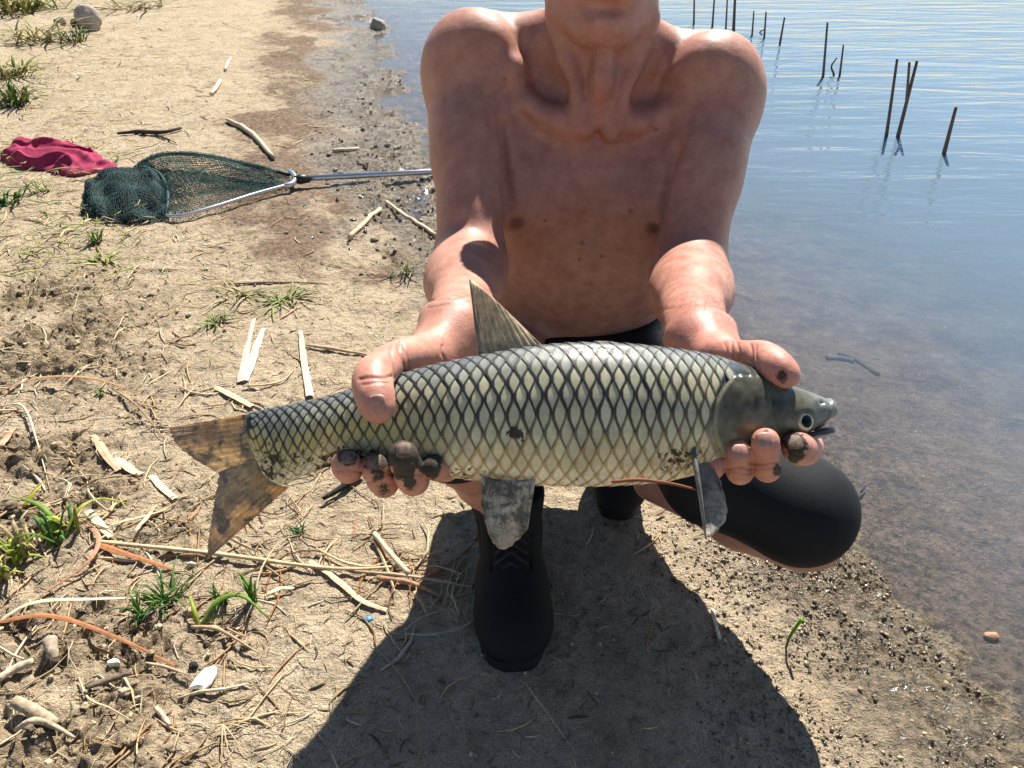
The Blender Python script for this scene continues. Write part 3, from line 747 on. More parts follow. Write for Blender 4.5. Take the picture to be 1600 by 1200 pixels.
sp_ = [ell(W(BX - .005, 1.235, .25), (.175 + .006, .13 + .006, .125 + .004), WR, .04), cap(W(BX, 1.215, .36), W(BX, 1.225, .30), .153, .158, .03, flat=FWDV, fr=.74)]
sp_ += shortleg(hipR, knR, anR, .007, .02) + shortleg(hipL, knL, anL, .004, .03) + [cap(W(.15, 1.14, .30), w2c(np.array([.285, .885, .29])), .10, .078, .03), cap(knL, C(1115, 742, 1.10), .066, .076, .03)]
# cut at the waist and at the hems
sp_ += [ell(W(BX, 1.2, .36 + .30), (.6, .6, .285), WR, .008, 'sub')]
sL = (anL - knL) / np.linalg.norm(anL - knL); sR = (anR - knR) / np.linalg.norm(anR - knR)
vol, l2 = sdf_volume(sp_, (-.22, -.62, -1.45), (.56, .20, -.78), .0035)
V1, F1 = surface_nets(vol, l2, .0035); V1 = relax(V1, F1, 1)
# fabric stops just past the knees and follows the thigh, leaving the back of the calf bare
ct = V1[F1].mean(1)
low = ((ct - knL) @ sL > .055) & (np.linalg.norm(ct - (knL + sL * .1), axis=1) < .13) & ((ct - knL) @ UPV < -.0)
V1, F1 = compact(V1, F1, ~(low & (np.linalg.norm(ct - hipL, axis=1) > .2)))
under(mesh_obj("shorts", c2w(V1), F1, SHORTM, smooth=True), person)

# ---- footwear: black lace-up ankle boots
BOOTM = cloth_material("black_boot_fabric", (.014, .014, .015), 260, .8)
SOLEM = simple_mat("boot_rubber", (.012, .012, .012), .75, .4, 80, .6, .002)
LACEM = simple_mat("boot_lace", (.02, .02, .022), .8, .3, 300, .4, .0006)
PANELM = simple_mat('boot_panel', (.040, .030, .024), .8, .35, 70, .4, .001)
MESHM = cloth_material("shoe_mesh", (.022, .022, .026), 520, .7)
def boot(toe, heel, ank_top, lift_heel, name_lbl, shaft_r=.054, wid=1.0):
    toe = np.array(toe, float); heel = np.array(heel, float); at_ = np.array(ank_top, float)
    ax = heel - toe; L = np.linalg.norm(ax); ax /= L; sd_ = np.cross(ax, [0, 0, 1.0]); sd_ /= np.linalg.norm(sd_); up = np.cross(sd_, ax); up *= np.sign(up[2])
    R = np.stack([sd_, ax, up], 1)
    q = lambda s, l, u: toe + sd_ * s + ax * l + up * u
    pr = [ell(q(.004, .058, .036), (.052 * wid, .066, .042), R, .02), ell(q(.002, .12, .050), (.050 * wid, .085, .046), R, .03),
          cap(q(0, .13, .060), q(0, L - .09, .095), .040, .046, .03), ell(q(0, L - .045, .050), (.038, .045, .055), R, .03),
          cap(q(0, L - .065, .07), at_, .047, shaft_r, .03), cap(at_ + np.array([0, 0, -.012]), at_ + np.array([0, 0, -.004]), shaft_r + .003, shaft_r + .004, .008)]
    lo_ = np.min([p.lo for p in pr], 0) - .02; hi_ = np.max([p.hi for p in pr], 0) + .02
    pr.append(ell(at_ + np.array([0, 0, .070]), (.2, .2, .058), None, .006, 'sub'))
    pr.append(ell(toe - up * .19 + ax * L * .5, (.4, .4, .205), R, .004, 'sub'))
    pr.append(cap(q(-.052, .085, .030), q(0, .098, .094), .0022, .0022, .003, 'sub')); pr.append(cap(q(.056, .085, .030), q(0, .098, .094), .0022, .0022, .003, 'sub'))   # toe-cap seam
    for s_ in (-1, 1):
        pr.append(cap(q(s_ * .028, .11, .092), q(s_ * .034, L - .08, .138), .0020, .0020, .003, 'sub'))          # lace stays
        pr.append(cap(q(s_ * .050, .12, .045), q(s_ * .046, L - .05, .075), .0020, .0020, .003, 'sub'))
        pr.append(cap(q(s_ * .046, L - .12, .05), q(s_ * .050, L - .09, .14), .0020, .0020, .003, 'sub'))
    v_, l_ = sdf_volume(pr, lo_, hi_, .0025); V_, F_ = surface_nets(v_, l_, .0025); V_ = relax(V_, F_, 1)
    root = mesh_obj("boot", V_, F_, BOOTM, smooth=True); under(root, person)
    # sole: outline slab with a tread line
    out_ = []
    for k in range(44):
        a = 2 * math.pi * k / 44; l = .5 - .5 * math.cos(a); wd = (.050 if l < .55 else .041) - .010 * math.exp(-((l - .6) / .16) ** 2)
        out_.append(((1 if a < math.pi else -1) * wd * wid * min(1, (abs(math.sin(a))) ** .55 * 1.03), -.006 + l * (L + .014)))
    V_ = []; n = len(out_)
    for u, e in ((-.002, .97), (.006, 1.0), (.010, .975), (.014, 1.0), (.024, .985)):
        for (s, l) in out_: V_.append(q(s * e + .002, (l - L / 2) * (.995 if e < 1 else 1) + L / 2, u))
    F_ = [(r * n + k, r * n + (k + 1) % n, (r + 1) * n + (k + 1) % n, (r + 1) * n + k) for r in range(4) for k in range(n)] + [tuple(range(n))[::-1], tuple(range(4 * n, 5 * n))]
    so = mesh_obj("sole", V_, F_, SOLEM); so.parent = root
    # side panels and eyelets
    for s_ in (-1, 1):
        V_ = []; nu_, nv_ = 9, 5
        for i_ in range(nu_):
            for j_ in range(nv_):
                a_ = i_ / (nu_ - 1); b_ = j_ / (nv_ - 1); l = .12 + a_ * (L - .20); up_ = .040 + b_ * (.030 + .035 * a_)
                wd_ = (.0545 - .006 * a_ - .014 * b_ * b_) * (wid if a_ < .5 else 1 + (wid - 1) * (1 - a_) * 2)
                V_.append(q(s_ * wd_ + .002, l, up_))
        pn = mesh_obj("side_panel", V_, grid_faces(nu_, nv_, s_ > 0), PANELM, smooth=True); pn.parent = root
        md_ = pn.modifiers.new("t", 'SOLIDIFY'); md_.thickness = .003; md_.offset = 0
    # laces criss-crossing the tongue
    for k in range(6):
        f = k / 5.0; l = .115 + f * (L - .09 - .115); u = .1015 + f * .043
        for sgn in (1, -1):
            pts = spline([q(-.024 * sgn, l - .012, u - .010), q(0, l, u + .004), q(.024 * sgn, l + .012, u - .008)], 7)
            V_, F_ = tube(pts, .0026, 6); lo2 = mesh_obj("lace", V_, F_, LACEM, smooth=True); lo2.parent = root
    return root, q
bR, qR = boot((.000, .712, .004), (-.004, .985, .004), (-.008, .925, .165), 0, "front", .056, 1.16)
bL, qL = boot((.190, 1.035, .006), (.228, 1.265, .105), (.226, 1.19, .22), .1, "rear", .050)
# ================================================================== FISH (large-scaled river fish held across both hands)
FD = .566                                                # depth of its mid-plane
def interp(x, pts):
    p = np.array(pts, float); return np.interp(x, p[:, 0], p[:, 1])
def smooth_interp(x, pts):
    p = np.array(pts, float); x = np.atleast_1d(np.asarray(x, float))
    i = np.clip(np.searchsorted(p[:, 0], x) - 1, 0, len(p) - 2)
    h = p[i + 1, 0] - p[i, 0]; t = np.clip((x - p[i, 0]) / h, 0, 1)
    m = np.gradient(p[:, 1], p[:, 0])
    return (2 * t ** 3 - 3 * t ** 2 + 1) * p[i, 1] + (t ** 3 - 2 * t ** 2 + t) * h * m[i] + (-2 * t ** 3 + 3 * t ** 2) * p[i + 1, 1] + (t ** 3 - t ** 2) * h * m[i + 1]
TOP = [(388, 646), (420, 638), (460, 631), (500, 622), (550, 608), (600, 592), (650, 577), (700, 565), (760, 553), (810, 544), (860, 538), (920, 535), (980, 537), (1040, 543), (1100, 552), (1150, 565), (1190, 580), (1230, 600), (1260, 611), (1285, 621), (1300, 628), (1307, 640)]
BOT = [(388, 690), (410, 735), (440, 757), (470, 745), (510, 730), (550, 724), (600, 727), (650, 735), (700, 744), (750, 751), (800, 755), (860, 758), (920, 759), (980, 757), (1040, 751), (1090, 740), (1130, 726), (1170, 709), (1210, 696), (1245, 684), (1270, 668), (1290, 655), (1307, 646)]
THK = [(388, .004), (420, .0075), (460, .0105), (520, .0145), (600, .0200), (700, .0255), (800, .0290), (900, .0310), (1000, .0318), (1080, .0312), (1140, .0292), (1200, .0248), (1250, .0190), (1285, .0125), (1300, .0075), (1307, .002)]
def fdep(x): return FD + .010 * ((np.asarray(x) - 850) / 450.0) ** 2 * np.where(np.asarray(x) < 850, 1.2, -.1)   # tail curves a little away
def fish_pt(x, th, off=0.0):
    """camera-space point on the flank at station x (px) and angle th (+pi/2 back, -pi/2 belly, 0 facing the camera)"""
    x = np.asarray(x, float); th = np.asarray(th, float)
    tp = smooth_interp(x.ravel(), TOP).reshape(x.shape); bt = smooth_interp(x.ravel(), BOT).reshape(x.shape); tk = np.interp(x, *np.array(THK).T)
    mid = (tp + bt) / 2; hf = (bt - tp) / 2
    s, c = np.sin(th), np.cos(th)
    ys = np.sign(s) * np.abs(s) ** .92; zs = np.sign(c) * np.abs(c) ** .88
    D = fdep(x)
    hm = hf / FPX * D
    nrm = np.stack([0 * s, ys * tk, zs * hm], -1); nrm /= np.linalg.norm(nrm, axis=-1, keepdims=True) + 1e-9
    p = np.stack([(x - 800) / FPX * D, (600 - mid + ys * hf) / FPX * D, -D + zs * tk], -1)
    return p + nrm * np.asarray(off)[..., None]
OPER = [(590, 1128), (606, 1112), (622, 1102), (640, 1097), (660, 1095), (680, 1099), (700, 1109), (716, 1124), (730, 1140)]   # gill cover edge: y -> x
def oper_x(py): return np.interp(py, [q[0] for q in OPER], [q[1] for q in OPER])
xs = np.concatenate([np.arange(388, 1080, 6), np.arange(1080, 1307.5, 2.0)]); ths = np.linspace(-math.pi, math.pi, 97)[:-1]
XF, TF = np.meshgrid(xs, ths, indexing='ij')
tpv = smooth_interp(xs, TOP)[:, None]; btv = smooth_interp(xs, BOT)[:, None]
PYF = (tpv + btv) / 2 - np.sign(np.sin(TF)) * np.abs(np.sin(TF)) ** .92 * (btv - tpv) / 2
# relief of the head: raised gill cover, groove behind it, cheek plate, nostril pit, eye socket, upper lip fold
ox = oper_x(PYF); dxo = XF - ox
inn = (PYF > 588) & (PYF < 732)
relief = np.where(inn, .0022 * sstep(-1, 5, dxo) * np.exp(-np.clip(dxo - 5, 0, None) / 60) - .0012 * np.exp(-((dxo + 3) / 3.5) ** 2), 0)
relief += np.where((XF > 1120) & (PYF > 570), -.0007 * np.exp(-((XF - (1187 + .10 * (PYF - 620))) / 2.5) ** 2), 0)            # preopercle line
relief += -.0008 * np.exp(-((PYF - (588 - (1190 - XF) * .12 + 4)) / 2.6) ** 2) * (XF > 1128) * (XF < 1190)
relief += .0010 * np.exp(-(np.hypot(XF - 1243, PYF - 655) / 24) ** 4) - .0024 * np.exp(-(np.hypot(XF - 1243, PYF - 655) / 13) ** 6)
relief += -.0022 * np.exp(-(np.hypot((XF - 1272) / 5, (PYF - 628) / 3.5)) ** 2) + .0012 * np.exp(-(np.hypot((XF - 1265) / 4, (PYF - 626) / 5)) ** 2)
lipd = XF - (1286 + (PYF - 640) * -.35)
relief += .0011 * sstep(0, 5, lipd) - .0008 * np.exp(-((lipd + 2) / 2.2) ** 2)
relief = np.where(np.cos(TF) > -.2, relief, 0)
fv = fish_pt(XF, TF, relief)
nX, nT = XF.shape
ff = []
ii, jj = np.meshgrid(np.arange(nX - 1), np.arange(nT), indexing='ij'); j2 = (jj + 1) % nT
ff = np.stack([ii * nT + jj, (ii + 1) * nT + jj, (ii + 1) * nT + j2, ii * nT + j2], -1).reshape(-1, 4)
fv = fv.reshape(-1, 3)
# skin pigment: dark back, olive cheek, pale belly; dark under the scales
hgt = ((btv - PYF) / (btv - tpv)).clip(0, 1)
back = np.array([.055, .075, .085]); flank = np.array([.055, .060, .055]); belly = np.array([.58, .53, .38])
cb = flank + (back - flank) * sstep(.72, .95, hgt)[..., None]
cb = cb + (np.array([.30, .27, .12]) - cb) * (sstep(.42, .16, hgt) * .9)[..., None]; cb = cb + (belly - cb) * sstep(.22, .05, hgt)[..., None]
hd = sstep(-2, 3, dxo) * inn + (XF > 1142) ; hd = np.clip(hd, 0, 1)[..., None]
u_ = ((PYF - 560) / 150).clip(0, 1)[..., None]
hc = np.array([.036, .044, .045]) * (1 - u_) + np.array([.20, .17, .085]) * u_
n_h = (fbm(XF / 14, PYF / 14, 3, 91))[..., None]
hc = hc * (1 + .9 * n_h) 
sn = sstep(1225, 1280, XF)[..., None]; hc = hc + (np.array([.17, .19, .18]) - hc) * sn * .75
hc = hc + (np.array([.55, .50, .34]) - hc) * (sstep(672, 700, PYF) * sstep(1100, 1150, XF))[..., None] * .6
rim = np.exp(-((dxo - 4) / 3.0) ** 2) * inn * sstep(735, 700, PYF); hc = hc + (np.array([.40, .36, .22]) - hc) * (rim * .55)[..., None]
cb = cb * (1 - hd) + hc * hd
ish = ((dxo < 0) & (dxo > -15) & inn)[..., None] * sstep(600, 625, PYF)[..., None]; cb = cb + (np.array([.34, .29, .22]) - cb) * ish * .8     # pale gill membrane
msk = np.zeros_like(PYF) 
msk = np.maximum(msk, .8 * np.exp(-(np.hypot((XF - 540) / 150, (PYF - 735) / 26)) ** 2)); msk = np.maximum(msk, .7 * np.exp(-(np.hypot((XF - 1050) / 55, (PYF - 715) / 26)) ** 2))
def fish_material(name, rough, scale_pat):  # wet skin or scale plate
    m, t, b, o = new_mat(name); co = coord(t)
    a = attr(t, "col"); md = attr(t, "mud"); n = noise(t, 160, 4, .6, co); n0 = noise(t, 26, 4, .6, co)
    c = mixc(t, 1.0, a.outputs["Color"], ramp(t, n, [(.3, .80), (.7, 1.12)]), 'MULTIPLY')
    c = mixc(t, 1.0, c, ramp(t, n0, [(.3, .82), (.7, 1.12)]), 'MULTIPLY')
    h = n
    if scale_pat:
        e = attr(t, "edge")
        uv = N(t, "ShaderNodeUVMap"); uv.uv_map = "UVMap"; sx = N(t, "ShaderNodeSeparateXYZ"); t.links.new(uv.outputs[0], sx.inputs[0])
        au = math_(t, 'ABSOLUTE', math_(t, 'ADD', sx.outputs[0], math_(t, 'MULTIPLY', math_(t, 'SUBTRACT', noise(t, 300, 2, .5, co), .5), .16)))
        av = math_(t, 'ABSOLUTE', sx.outputs[1])
        dia = math_(t, 'ADD', au, av)                                        # 1 on the border of the diamond
        lens = math_(t, 'ADD', math_(t, 'MULTIPLY', au, 1.32), math_(t, 'MULTIPLY', math_(t, 'MULTIPLY', av, av), .62))
        met = math_(t, 'MAXIMUM', dia, lens)
        k = ramp(t, met, [(.68, 0.0), (.86, .80), (.98, 1.0)])
        k2 = math_(t, 'MULTIPLY', k, e.outputs["Fac"])
        gold = mixc(t, 1.0, c, (.62, .48, .26), 'MULTIPLY')
        c = mixc(t, math_(t, 'MULTIPLY', k, .75), c, gold)
        c = mixc(t, k2, c, (.034, .032, .032))
        # rays on each scale
        rays = N(t, "ShaderNodeTexWave"); rays.inputs["Scale"].default_value = 5.5; rays.inputs["Distortion"].default_value = 1.2; rays.bands_direction = 'Y'; t.links.new(uv.outputs[0], rays.inputs["Vector"])
        h = math_(t, 'ADD', math_(t, 'MULTIPLY', rays.outputs["Fac"], .25), n)
    mn = noise(t, 210, 5, .7, co, .3)
    mk = ramp(t, math_(t, 'ADD', md.outputs["Fac"], math_(t, 'MULTIPLY', math_(t, 'SUBTRACT', mn, .5), 2.0)), [(.62, 0.0), (.76, 1.0)])
    c = mixc(t, mk, c, mixc(t, n, (.020, .016, .010), (.10, .075, .045)))
    setp(t, b, color=c, rough=math_(t, 'ADD', math_(t, 'MULTIPLY', mk, .45), math_(t, 'ADD', rough - .08, math_(t, 'MULTIPLY', n0, .18))), metal=0.0, spec=.30, coat=(.08 if scale_pat else .35), coatr=.12, normal=bump(t, math_(t, 'ADD', h, math_(t, 'MULTIPLY', mk, 1.2)), .22, .0012))
    return m
FISHSKIN = fish_material("fish_skin", .26, False); SCALEM = fish_material("fish_scale", .34, True)
ctr = P(800, 650, FD)
fish = empty("fish", tuple(ctr))
tag(fish, "large dark-edged silver-gold fish with muddy fins held sideways in both hands", "fish")
fb = mesh_obj("body", c2w(fv), ff, FISHSKIN, smooth=True, cols={"col": cb.reshape(-1, 3)})
at = fb.data.attributes.new("mud", 'FLOAT', 'POINT'); at.data.foreach_set("value", msk.ravel().astype(np.float32))
under(fb, fish)

# ---- scales: staggered rows of overlapping diamond plates, each its own piece on the flank that shows
def pitch(x): return np.interp(x, [390, 450, 520, 650, 800, 950, 1050, 1110], [13.5, 15.5, 17.5, 20.5, 22.5, 22.5, 20, 16])
cols_x = [400.0]
while cols_x[-1] < 1104: cols_x.append(cols_x[-1] + pitch(cols_x[-1]) / 2)
DTH = .236
SCALES = []
def pale(x, py, h):
    c = np.array([.60, .55, .35])
    c = c + (np.array([.70, .55, .14]) - c) * float(sstep(760, 560, x) * sstep(.80, .45, h)) * .75
    c = c + (np.array([.27, .29, .25]) - c) * float(sstep(.66, .93, h))
    c = c + (np.array([.74, .63, .36]) - c) * float(sstep(.42, .22, h)) * .8
    c = c + (np.array([.82, .73, .52]) - c) * float(sstep(.22, .06, h))
    c = c + (np.array([.13, .15, .15]) - c) * float(sstep(.88, .97, h))  # dark back, top rows deepened further with shade put into the colour
    return c
def mud_at(x, py):
    m_ = np.full(np.shape(x), .10)
    for cx, cy, rx, ry, a in ((545, 722, 170, 40, .78), (1050, 712, 60, 34, .74), (700, 738, 150, 22, .66), (430, 725, 50, 60, .74), (900, 745, 160, 14, .46), (805, 672, 17, 13, 1.15), (815, 680, 10, 8, .9), (700, 668, 8, 6, .9), (620, 625, 8, 8, .8), (1040, 700, 9, 7, .9), (1050, 725, 10, 6, .9), (715, 585, 5, 5, .6)):
        m_ = np.maximum(m_, a * np.exp(-np.hypot((x - cx) / rx, (py - cy) / ry) ** 2))
    return m_
def scale_mesh(x0, th0, back_side, ci):
    px = pitch(x0) * .5; n = 5
    S = np.linspace(-1, 1, n); V = []; UV = []
    sg, tg = np.meshgrid(S, S, indexing='ij')
    u = (sg + tg) / 2; v = (sg - tg) / 2                  # diamond corners at u=+-1, v=+-1 ; u<0 = free edge toward the tail
    ov = 1.10
    xx = x0 + px * u * ov * np.where(u > 0, 1.18, 1.0); tt = th0 + DTH * v * ov
    lift = .00018 + .00062 * np.clip(.35 - u, 0, None) * (1 - .55 * v * v) * (px / 11)
    if back_side: tt = math.pi - tt
    p = fish_pt(xx, tt, lift)
    tp_ = smooth_interp(xx.ravel(), TOP); bt_ = smooth_interp(xx.ravel(), BOT); s_ = np.sin(tt.ravel()); pyv = (tp_ + bt_) / 2 - np.sign(s_) * np.abs(s_) ** .92 * (bt_ - tp_) / 2
    mu = mud_at(xx.ravel(), pyv) if not back_side else np.full(25, .12)
    return p.reshape(-1, 3), np.stack([u.ravel() * ov, v.ravel() * ov], 1), mu
QF = grid_faces(5, 5)
cand = []
for ci, x0 in enumerate(cols_x):
    for r in range(-7, 8):
        th0 = .02 + (2 * r + (ci % 2)) * DTH * .5 * 1.0 * 1.0
        th0 = .02 + (r + .5 * (ci % 2)) * DTH * 2 * .5 * 2 / 2
        if not (-1.42 < th0 < 1.36): continue
        cand.append((ci, x0, th0))
def py_of(x, th):
    tp = float(smooth_interp(x, TOP)[0]); bt = float(smooth_interp(x, BOT)[0]); s = math.sin(th)
    return (tp + bt) / 2 - math.copysign(abs(s) ** .92, s) * (bt - tp) / 2, tp, bt
rows = []
# rows are DTH apart and shifted half a column on alternate rows
rows_th = np.arange(-6, 6.01) * DTH + .03
for ri, th0 in enumerate(rows_th):
    x = 398.0 + (pitch(398) / 2 if ri % 2 else 0)
    while x < 1150:
        py, tp, bt = py_of(x, th0)
        lim = oper_x(py) - 5 if 588 < py < 735 else (1132 if py < 588 else 1085)
        lim -= max(0, (py - 640)) * .22
        if x < lim and x > 398 + abs(py - 690) * -.05: rows.append((x + random.uniform(-1, 1) * .06 * pitch(x), th0 + random.uniform(-1, 1) * .05 * DTH, py, (bt - py) / (bt - tp)))
        x += pitch(x)
rows.sort(key=lambda q: -abs(pitch(q[0])) * math.cos(q[1]))
def scale_attrs(o, x, py, h, nv):
    col = pale(x, py, h) * (1 + random.uniform(-.10, .10)) * np.array([1 + random.uniform(-.04, .04), 1, 1 + random.uniform(-.06, .06)])
    edge = float(sstep(.20, .46, h)) * (.78 + .22 * float(sstep(.4, .7, h))) + .06
    if x > 1000: edge *= 1 - .35 * (x - 1000) / 130
    m_ = max(.72 * math.exp(-(math.hypot((x - 545) / 150, (py - 728) / 30)) ** 2), .55 * math.exp(-(math.hypot((x - 1050) / 50, (py - 712) / 28)) ** 2), .42 * math.exp(-(math.hypot((x - 700) / 120, (py - 735) / 18)) ** 2), .5 * math.exp(-(math.hypot((x - 425) / 40, (py - 740) / 40)) ** 2), .13)
    if abs(x - 803) < 15 and abs(py - 672) < 15: m_ = 1.2
    return col, edge, m_
rest_v, rest_f, rest_uv, rest_c, rest_e, rest_m = [], [], [], [], [], []
def push_rest(x, th, py, h, backs):
    p, uvv, m_ = scale_mesh(x, th, backs, 0); col, e, _ = scale_attrs(None, x, py, h, 25)
    o_ = len(rest_v) * 25; rest_v.append(p); rest_uv.append(uvv); rest_f.append((QF if backs else QF[:, ::-1]) + o_)
    rest_c.append(np.tile(col, (25, 1))); rest_e.append(np.full(25, e)); rest_m.append(m_)
for k, (x, th, py, h) in enumerate(rows):
    if k < 298:
        p, uvv, m_ = scale_mesh(x, th, False, 0); col, e, _ = scale_attrs(None, x, py, h, 25)
        o = mesh_obj("scale", c2w(p), QF[:, ::-1], SCALEM, smooth=True, uv=uvv, cols={"col": np.tile(col, (25, 1))})
        for nm, vv in (("edge", e), ("mud", m_)):
            a_ = o.data.attributes.new(nm, 'FLOAT', 'POINT'); a_.data.foreach_set("value", (np.full(25, vv) if np.ndim(vv) == 0 else vv).astype(np.float32))
        under(o, fish)
    else: push_rest(x, th, py, h, False)
    push_rest(x, th, py, h, True)
o = mesh_obj("small_scales", c2w(np.concatenate(rest_v)), np.concatenate(rest_f), SCALEM, smooth=True, uv=np.concatenate(rest_uv), cols={"col": np.concatenate(rest_c)})
for nm, vv in (("edge", rest_e), ("mud", rest_m)):
    a_ = o.data.attributes.new(nm, 'FLOAT', 'POINT'); a_.data.foreach_set("value", np.concatenate(vv).astype(np.float32))
tag(o, kind="stuff"); under(o, fish)

# ---- lower jaw and open mouth
def lobe(stations, name, mat, col, parent, n=20):
    V = []
    for (x, y, hy, hz, d) in stations:
        c = C(x, y, d)
        for k in range(n):
            a = 2 * math.pi * k / n; V.append(c + np.array([0, math.sin(a) * hy / FPX * d, math.cos(a) * hz]))
    m = len(stations); F = [(i * n + k, (i + 1) * n + k, (i + 1) * n + (k + 1) % n, i * n + (k + 1) % n) for i in range(m - 1) for k in range(n)] + [tuple(range(n)), tuple(range((m - 1) * n, m * n))[::-1]]
    o = mesh_obj(name, c2w(np.array(V)), F, mat, smooth=True, cols={"col": np.tile(col, (len(V), 1))})
    under(o, parent); return o
lobe([(1205, 690, 8, .016, FD), (1225, 688, 9, .0155, FD), (1245, 684, 8.5, .0140, FD), (1265, 681, 6.5, .0118, FD), (1280, 679, 5.5, .0095, FD), (1292, 677, 5, .0070, FD), (1298, 675, 4, .0040, FD), (1300, 674, 1.5, .0015, FD)], "lower_jaw", FISHSKIN, (.42, .40, .30), fish)
MOUTHM = simple_mat("fish_mouth", (.16, .07, .06), .35, .4, 90, .3, .001)
lobe([(1245, 668, 5, .010, FD), (1262, 666, 9, .0095, FD), (1276, 662, 10, .0075, FD), (1286, 660, 6, .004, FD)], "mouth_lining", MOUTHM, (.2, .1, .1), fish)
LIPM = simple_mat("fish_lip", (.035, .036, .042), .3, .4, 90, .3, .001)
V, F = tube([C(x, y, FD - dz) for x, y, dz in ((1262, 680, .0125), (1276, 676, .0108), (1288, 673, .0082), (1297, 672, .004), (1299, 672, 0), (1297, 672, -.004), (1288, 673, -.0082))], [.0012, .0018, .0024, .0028, .0029, .0028, .002], 8)
under(mesh_obj("lower_lip", c2w(np.array(V)), F, LIPM, smooth=True), fish)
# ---- eye: pale ring, dark pupil, clear bulge
eyec = fish_pt(np.array(1243.0), np.array(math.asin((( (float(smooth_interp(1243, TOP)[0]) + float(smooth_interp(1243, BOT)[0])) / 2 - 655) / ((float(smooth_interp(1243, BOT)[0]) - float(smooth_interp(1243, TOP)[0])) / 2)))), np.array(.0006))
en = np.array([.30, .10, 1.0]); en /= np.linalg.norm(en); eu = np.array([0, 1.0, 0]) - en * en[1]; eu /= np.linalg.norm(eu); er = np.cross(eu, en)
def disc(c, prof, name, mat, parent, n=24):
    V = []
    for (r, h) in prof:
        for k in range(n):
            a = 2 * math.pi * k / n; V.append(c + er * (r * math.cos(a)) + eu * (r * math.sin(a)) + en * h)
    m = len(prof); F = [(i * n + k, i * n + (k + 1) % n, (i + 1) * n + (k + 1) % n, (i + 1) * n + k) for i in range(m - 1) for k in range(n)] + [tuple(range((m - 1) * n, m * n))]
    o = mesh_obj(name, c2w(np.array(V)), F, mat, smooth=True); return o
IRIS = simple_mat("fish_iris", (.62, .55, .34), .22, .3, 400, .1, .0004, metal=.3, coatw=.6)
PUP = simple_mat("fish_pupil", (.004, .004, .005), .12, .1, 100, 0, spec=.2)
eye = disc(eyec, [(.0072, -.0045), (.0070, -.0012), (.0062, .0004), (.0050, .0012), (.0040, .0010)], "eye", IRIS, fish); under(eye, fish)
o = disc(eyec, [(.0046, .0009), (.0040, .0017), (.0020, .0022), (.0006, .0024)], "pupil", PUP, eye); o.parent = eye; o.matrix_parent_inverse = Matrix.Identity(4)

# ---- fins: fans of rays with a thin web
def fin_material(name, webc, rayc, mudamt, trans=.45, scale=1.0, stk=1.0):
    m, t, b, o = new_mat(name); co = coord(t)
    uv = N(t, "ShaderNodeUVMap"); uv.uv_map = "UVMap"; sx = N(t, "ShaderNodeSeparateXYZ"); t.links.new(uv.outputs[0], sx.inputs[0])
    a = attr(t, "col"); n = noise(t, 120, 5, .65, co, .4); n2 = noise(t, 75, 5, .7, co, .6)
    c = mixc(t, 1.0, a.outputs["Color"], ramp(t, n, [(.3, .55), (.7, 1.25)]), 'MULTIPLY')
    st = N(t, "ShaderNodeMapping"); t.links.new(uv.outputs[0], st.inputs[0]); st.inputs["Scale"].default_value = (3, 46, 1)
    streak = noise(t, 1.0, 4, .6, st.outputs[0], .3)
    c = mixc(t, 1.0, c, ramp(t, streak, [(.32, 1 - .55 * stk), (.62, 1 + .25 * stk)]), 'MULTIPLY')
    mk = ramp(t, math_(t, 'ADD', math_(t, 'MULTIPLY', n2, .7), math_(t, 'MULTIPLY', n, .3)), [(.60 - mudamt * .22, 0.0), (.68 - mudamt * .2, 1.0)])
    c = mixc(t, mk, c, mixc(t, n, (.035, .028, .02), (.24, .19, .125)))
    setp(t, b, color=c, rough=.45, spec=.4, normal=bump(t, math_(t, 'ADD', streak, math_(t, 'MULTIPLY', mk, .6)), .5, .0016))
    tr = N(t, "ShaderNodeBsdfTranslucent"); t.links.new(c, tr.inputs[0]); mx = N(t, "ShaderNodeMixShader")
    t.links.new(math_(t, 'MULTIPLY', math_(t, 'SUBTRACT', 1.0, mk), trans), mx.inputs[0])
    t.links.new(b.outputs[0], mx.inputs[1]); t.links.new(tr.outputs[0], mx.inputs[2]); t.links.new(mx.outputs[0], o.inputs[0])
    return m
def fin(name, base, tip, nr, mat, colf, depth_b, depth_t, ridge=.0007, thick=.0008, wav=.002, frill=2.5, label=None):
    """base and tip are pixel polylines; rays run from base to tip"""
    nb = nr * 4 + 1; nl = 16
    B = spline(np.array(base, float), nb); T = spline(np.array(tip, float), nb)
    V = []; UV = []; CC = []
    for i in range(nb):
        a = i / (nb - 1); ph = (i % 4) / 4.0
        fr = (.5 + .5 * math.cos(2 * math.pi * ph))       # 1 on a ray
        for j in range(nl):
            l = j / (nl - 1)
            q = B[i] * (1 - l) + T[i] * l
            if j == nl - 1: q = q - (T[i] - B[i]) / (np.linalg.norm(T[i] - B[i]) + 1e-6) * ((1 - fr) * frill + random.uniform(0, frill))
            d = depth_b(a) * (1 - l) + depth_t(a) * l + wav * math.sin(a * 7 + l * 2.5) * l - ridge * fr * (1 - .6 * l)
            V.append(C(q[0], q[1], d)); UV.append((l, a)); CC.append(colf(a, l))
    F = grid_faces(nb, nl)
    o = mesh_obj(name, c2w(np.array(V)), F, mat, smooth=True, uv=UV, cols={"col": np.array(CC)})
    sm = o.modifiers.new("thick", 'SOLIDIFY'); sm.thickness = thick; sm.offset = 0
    under(o, fish)
    if label: o["label"] = label
    return o
lerp = lambda a, b, t: np.array(a) + (np.array(b) - np.array(a)) * t
TAILM = fin_material("tail_fin", None, None, .44, .62, stk=.7); DORM = fin_material("dorsal_fin", None, None, .0, .45); MUDFIN = fin_material("muddy_fin", None, None, .62, .15, stk=.35)
tdep = lambda x: float(fdep(x))
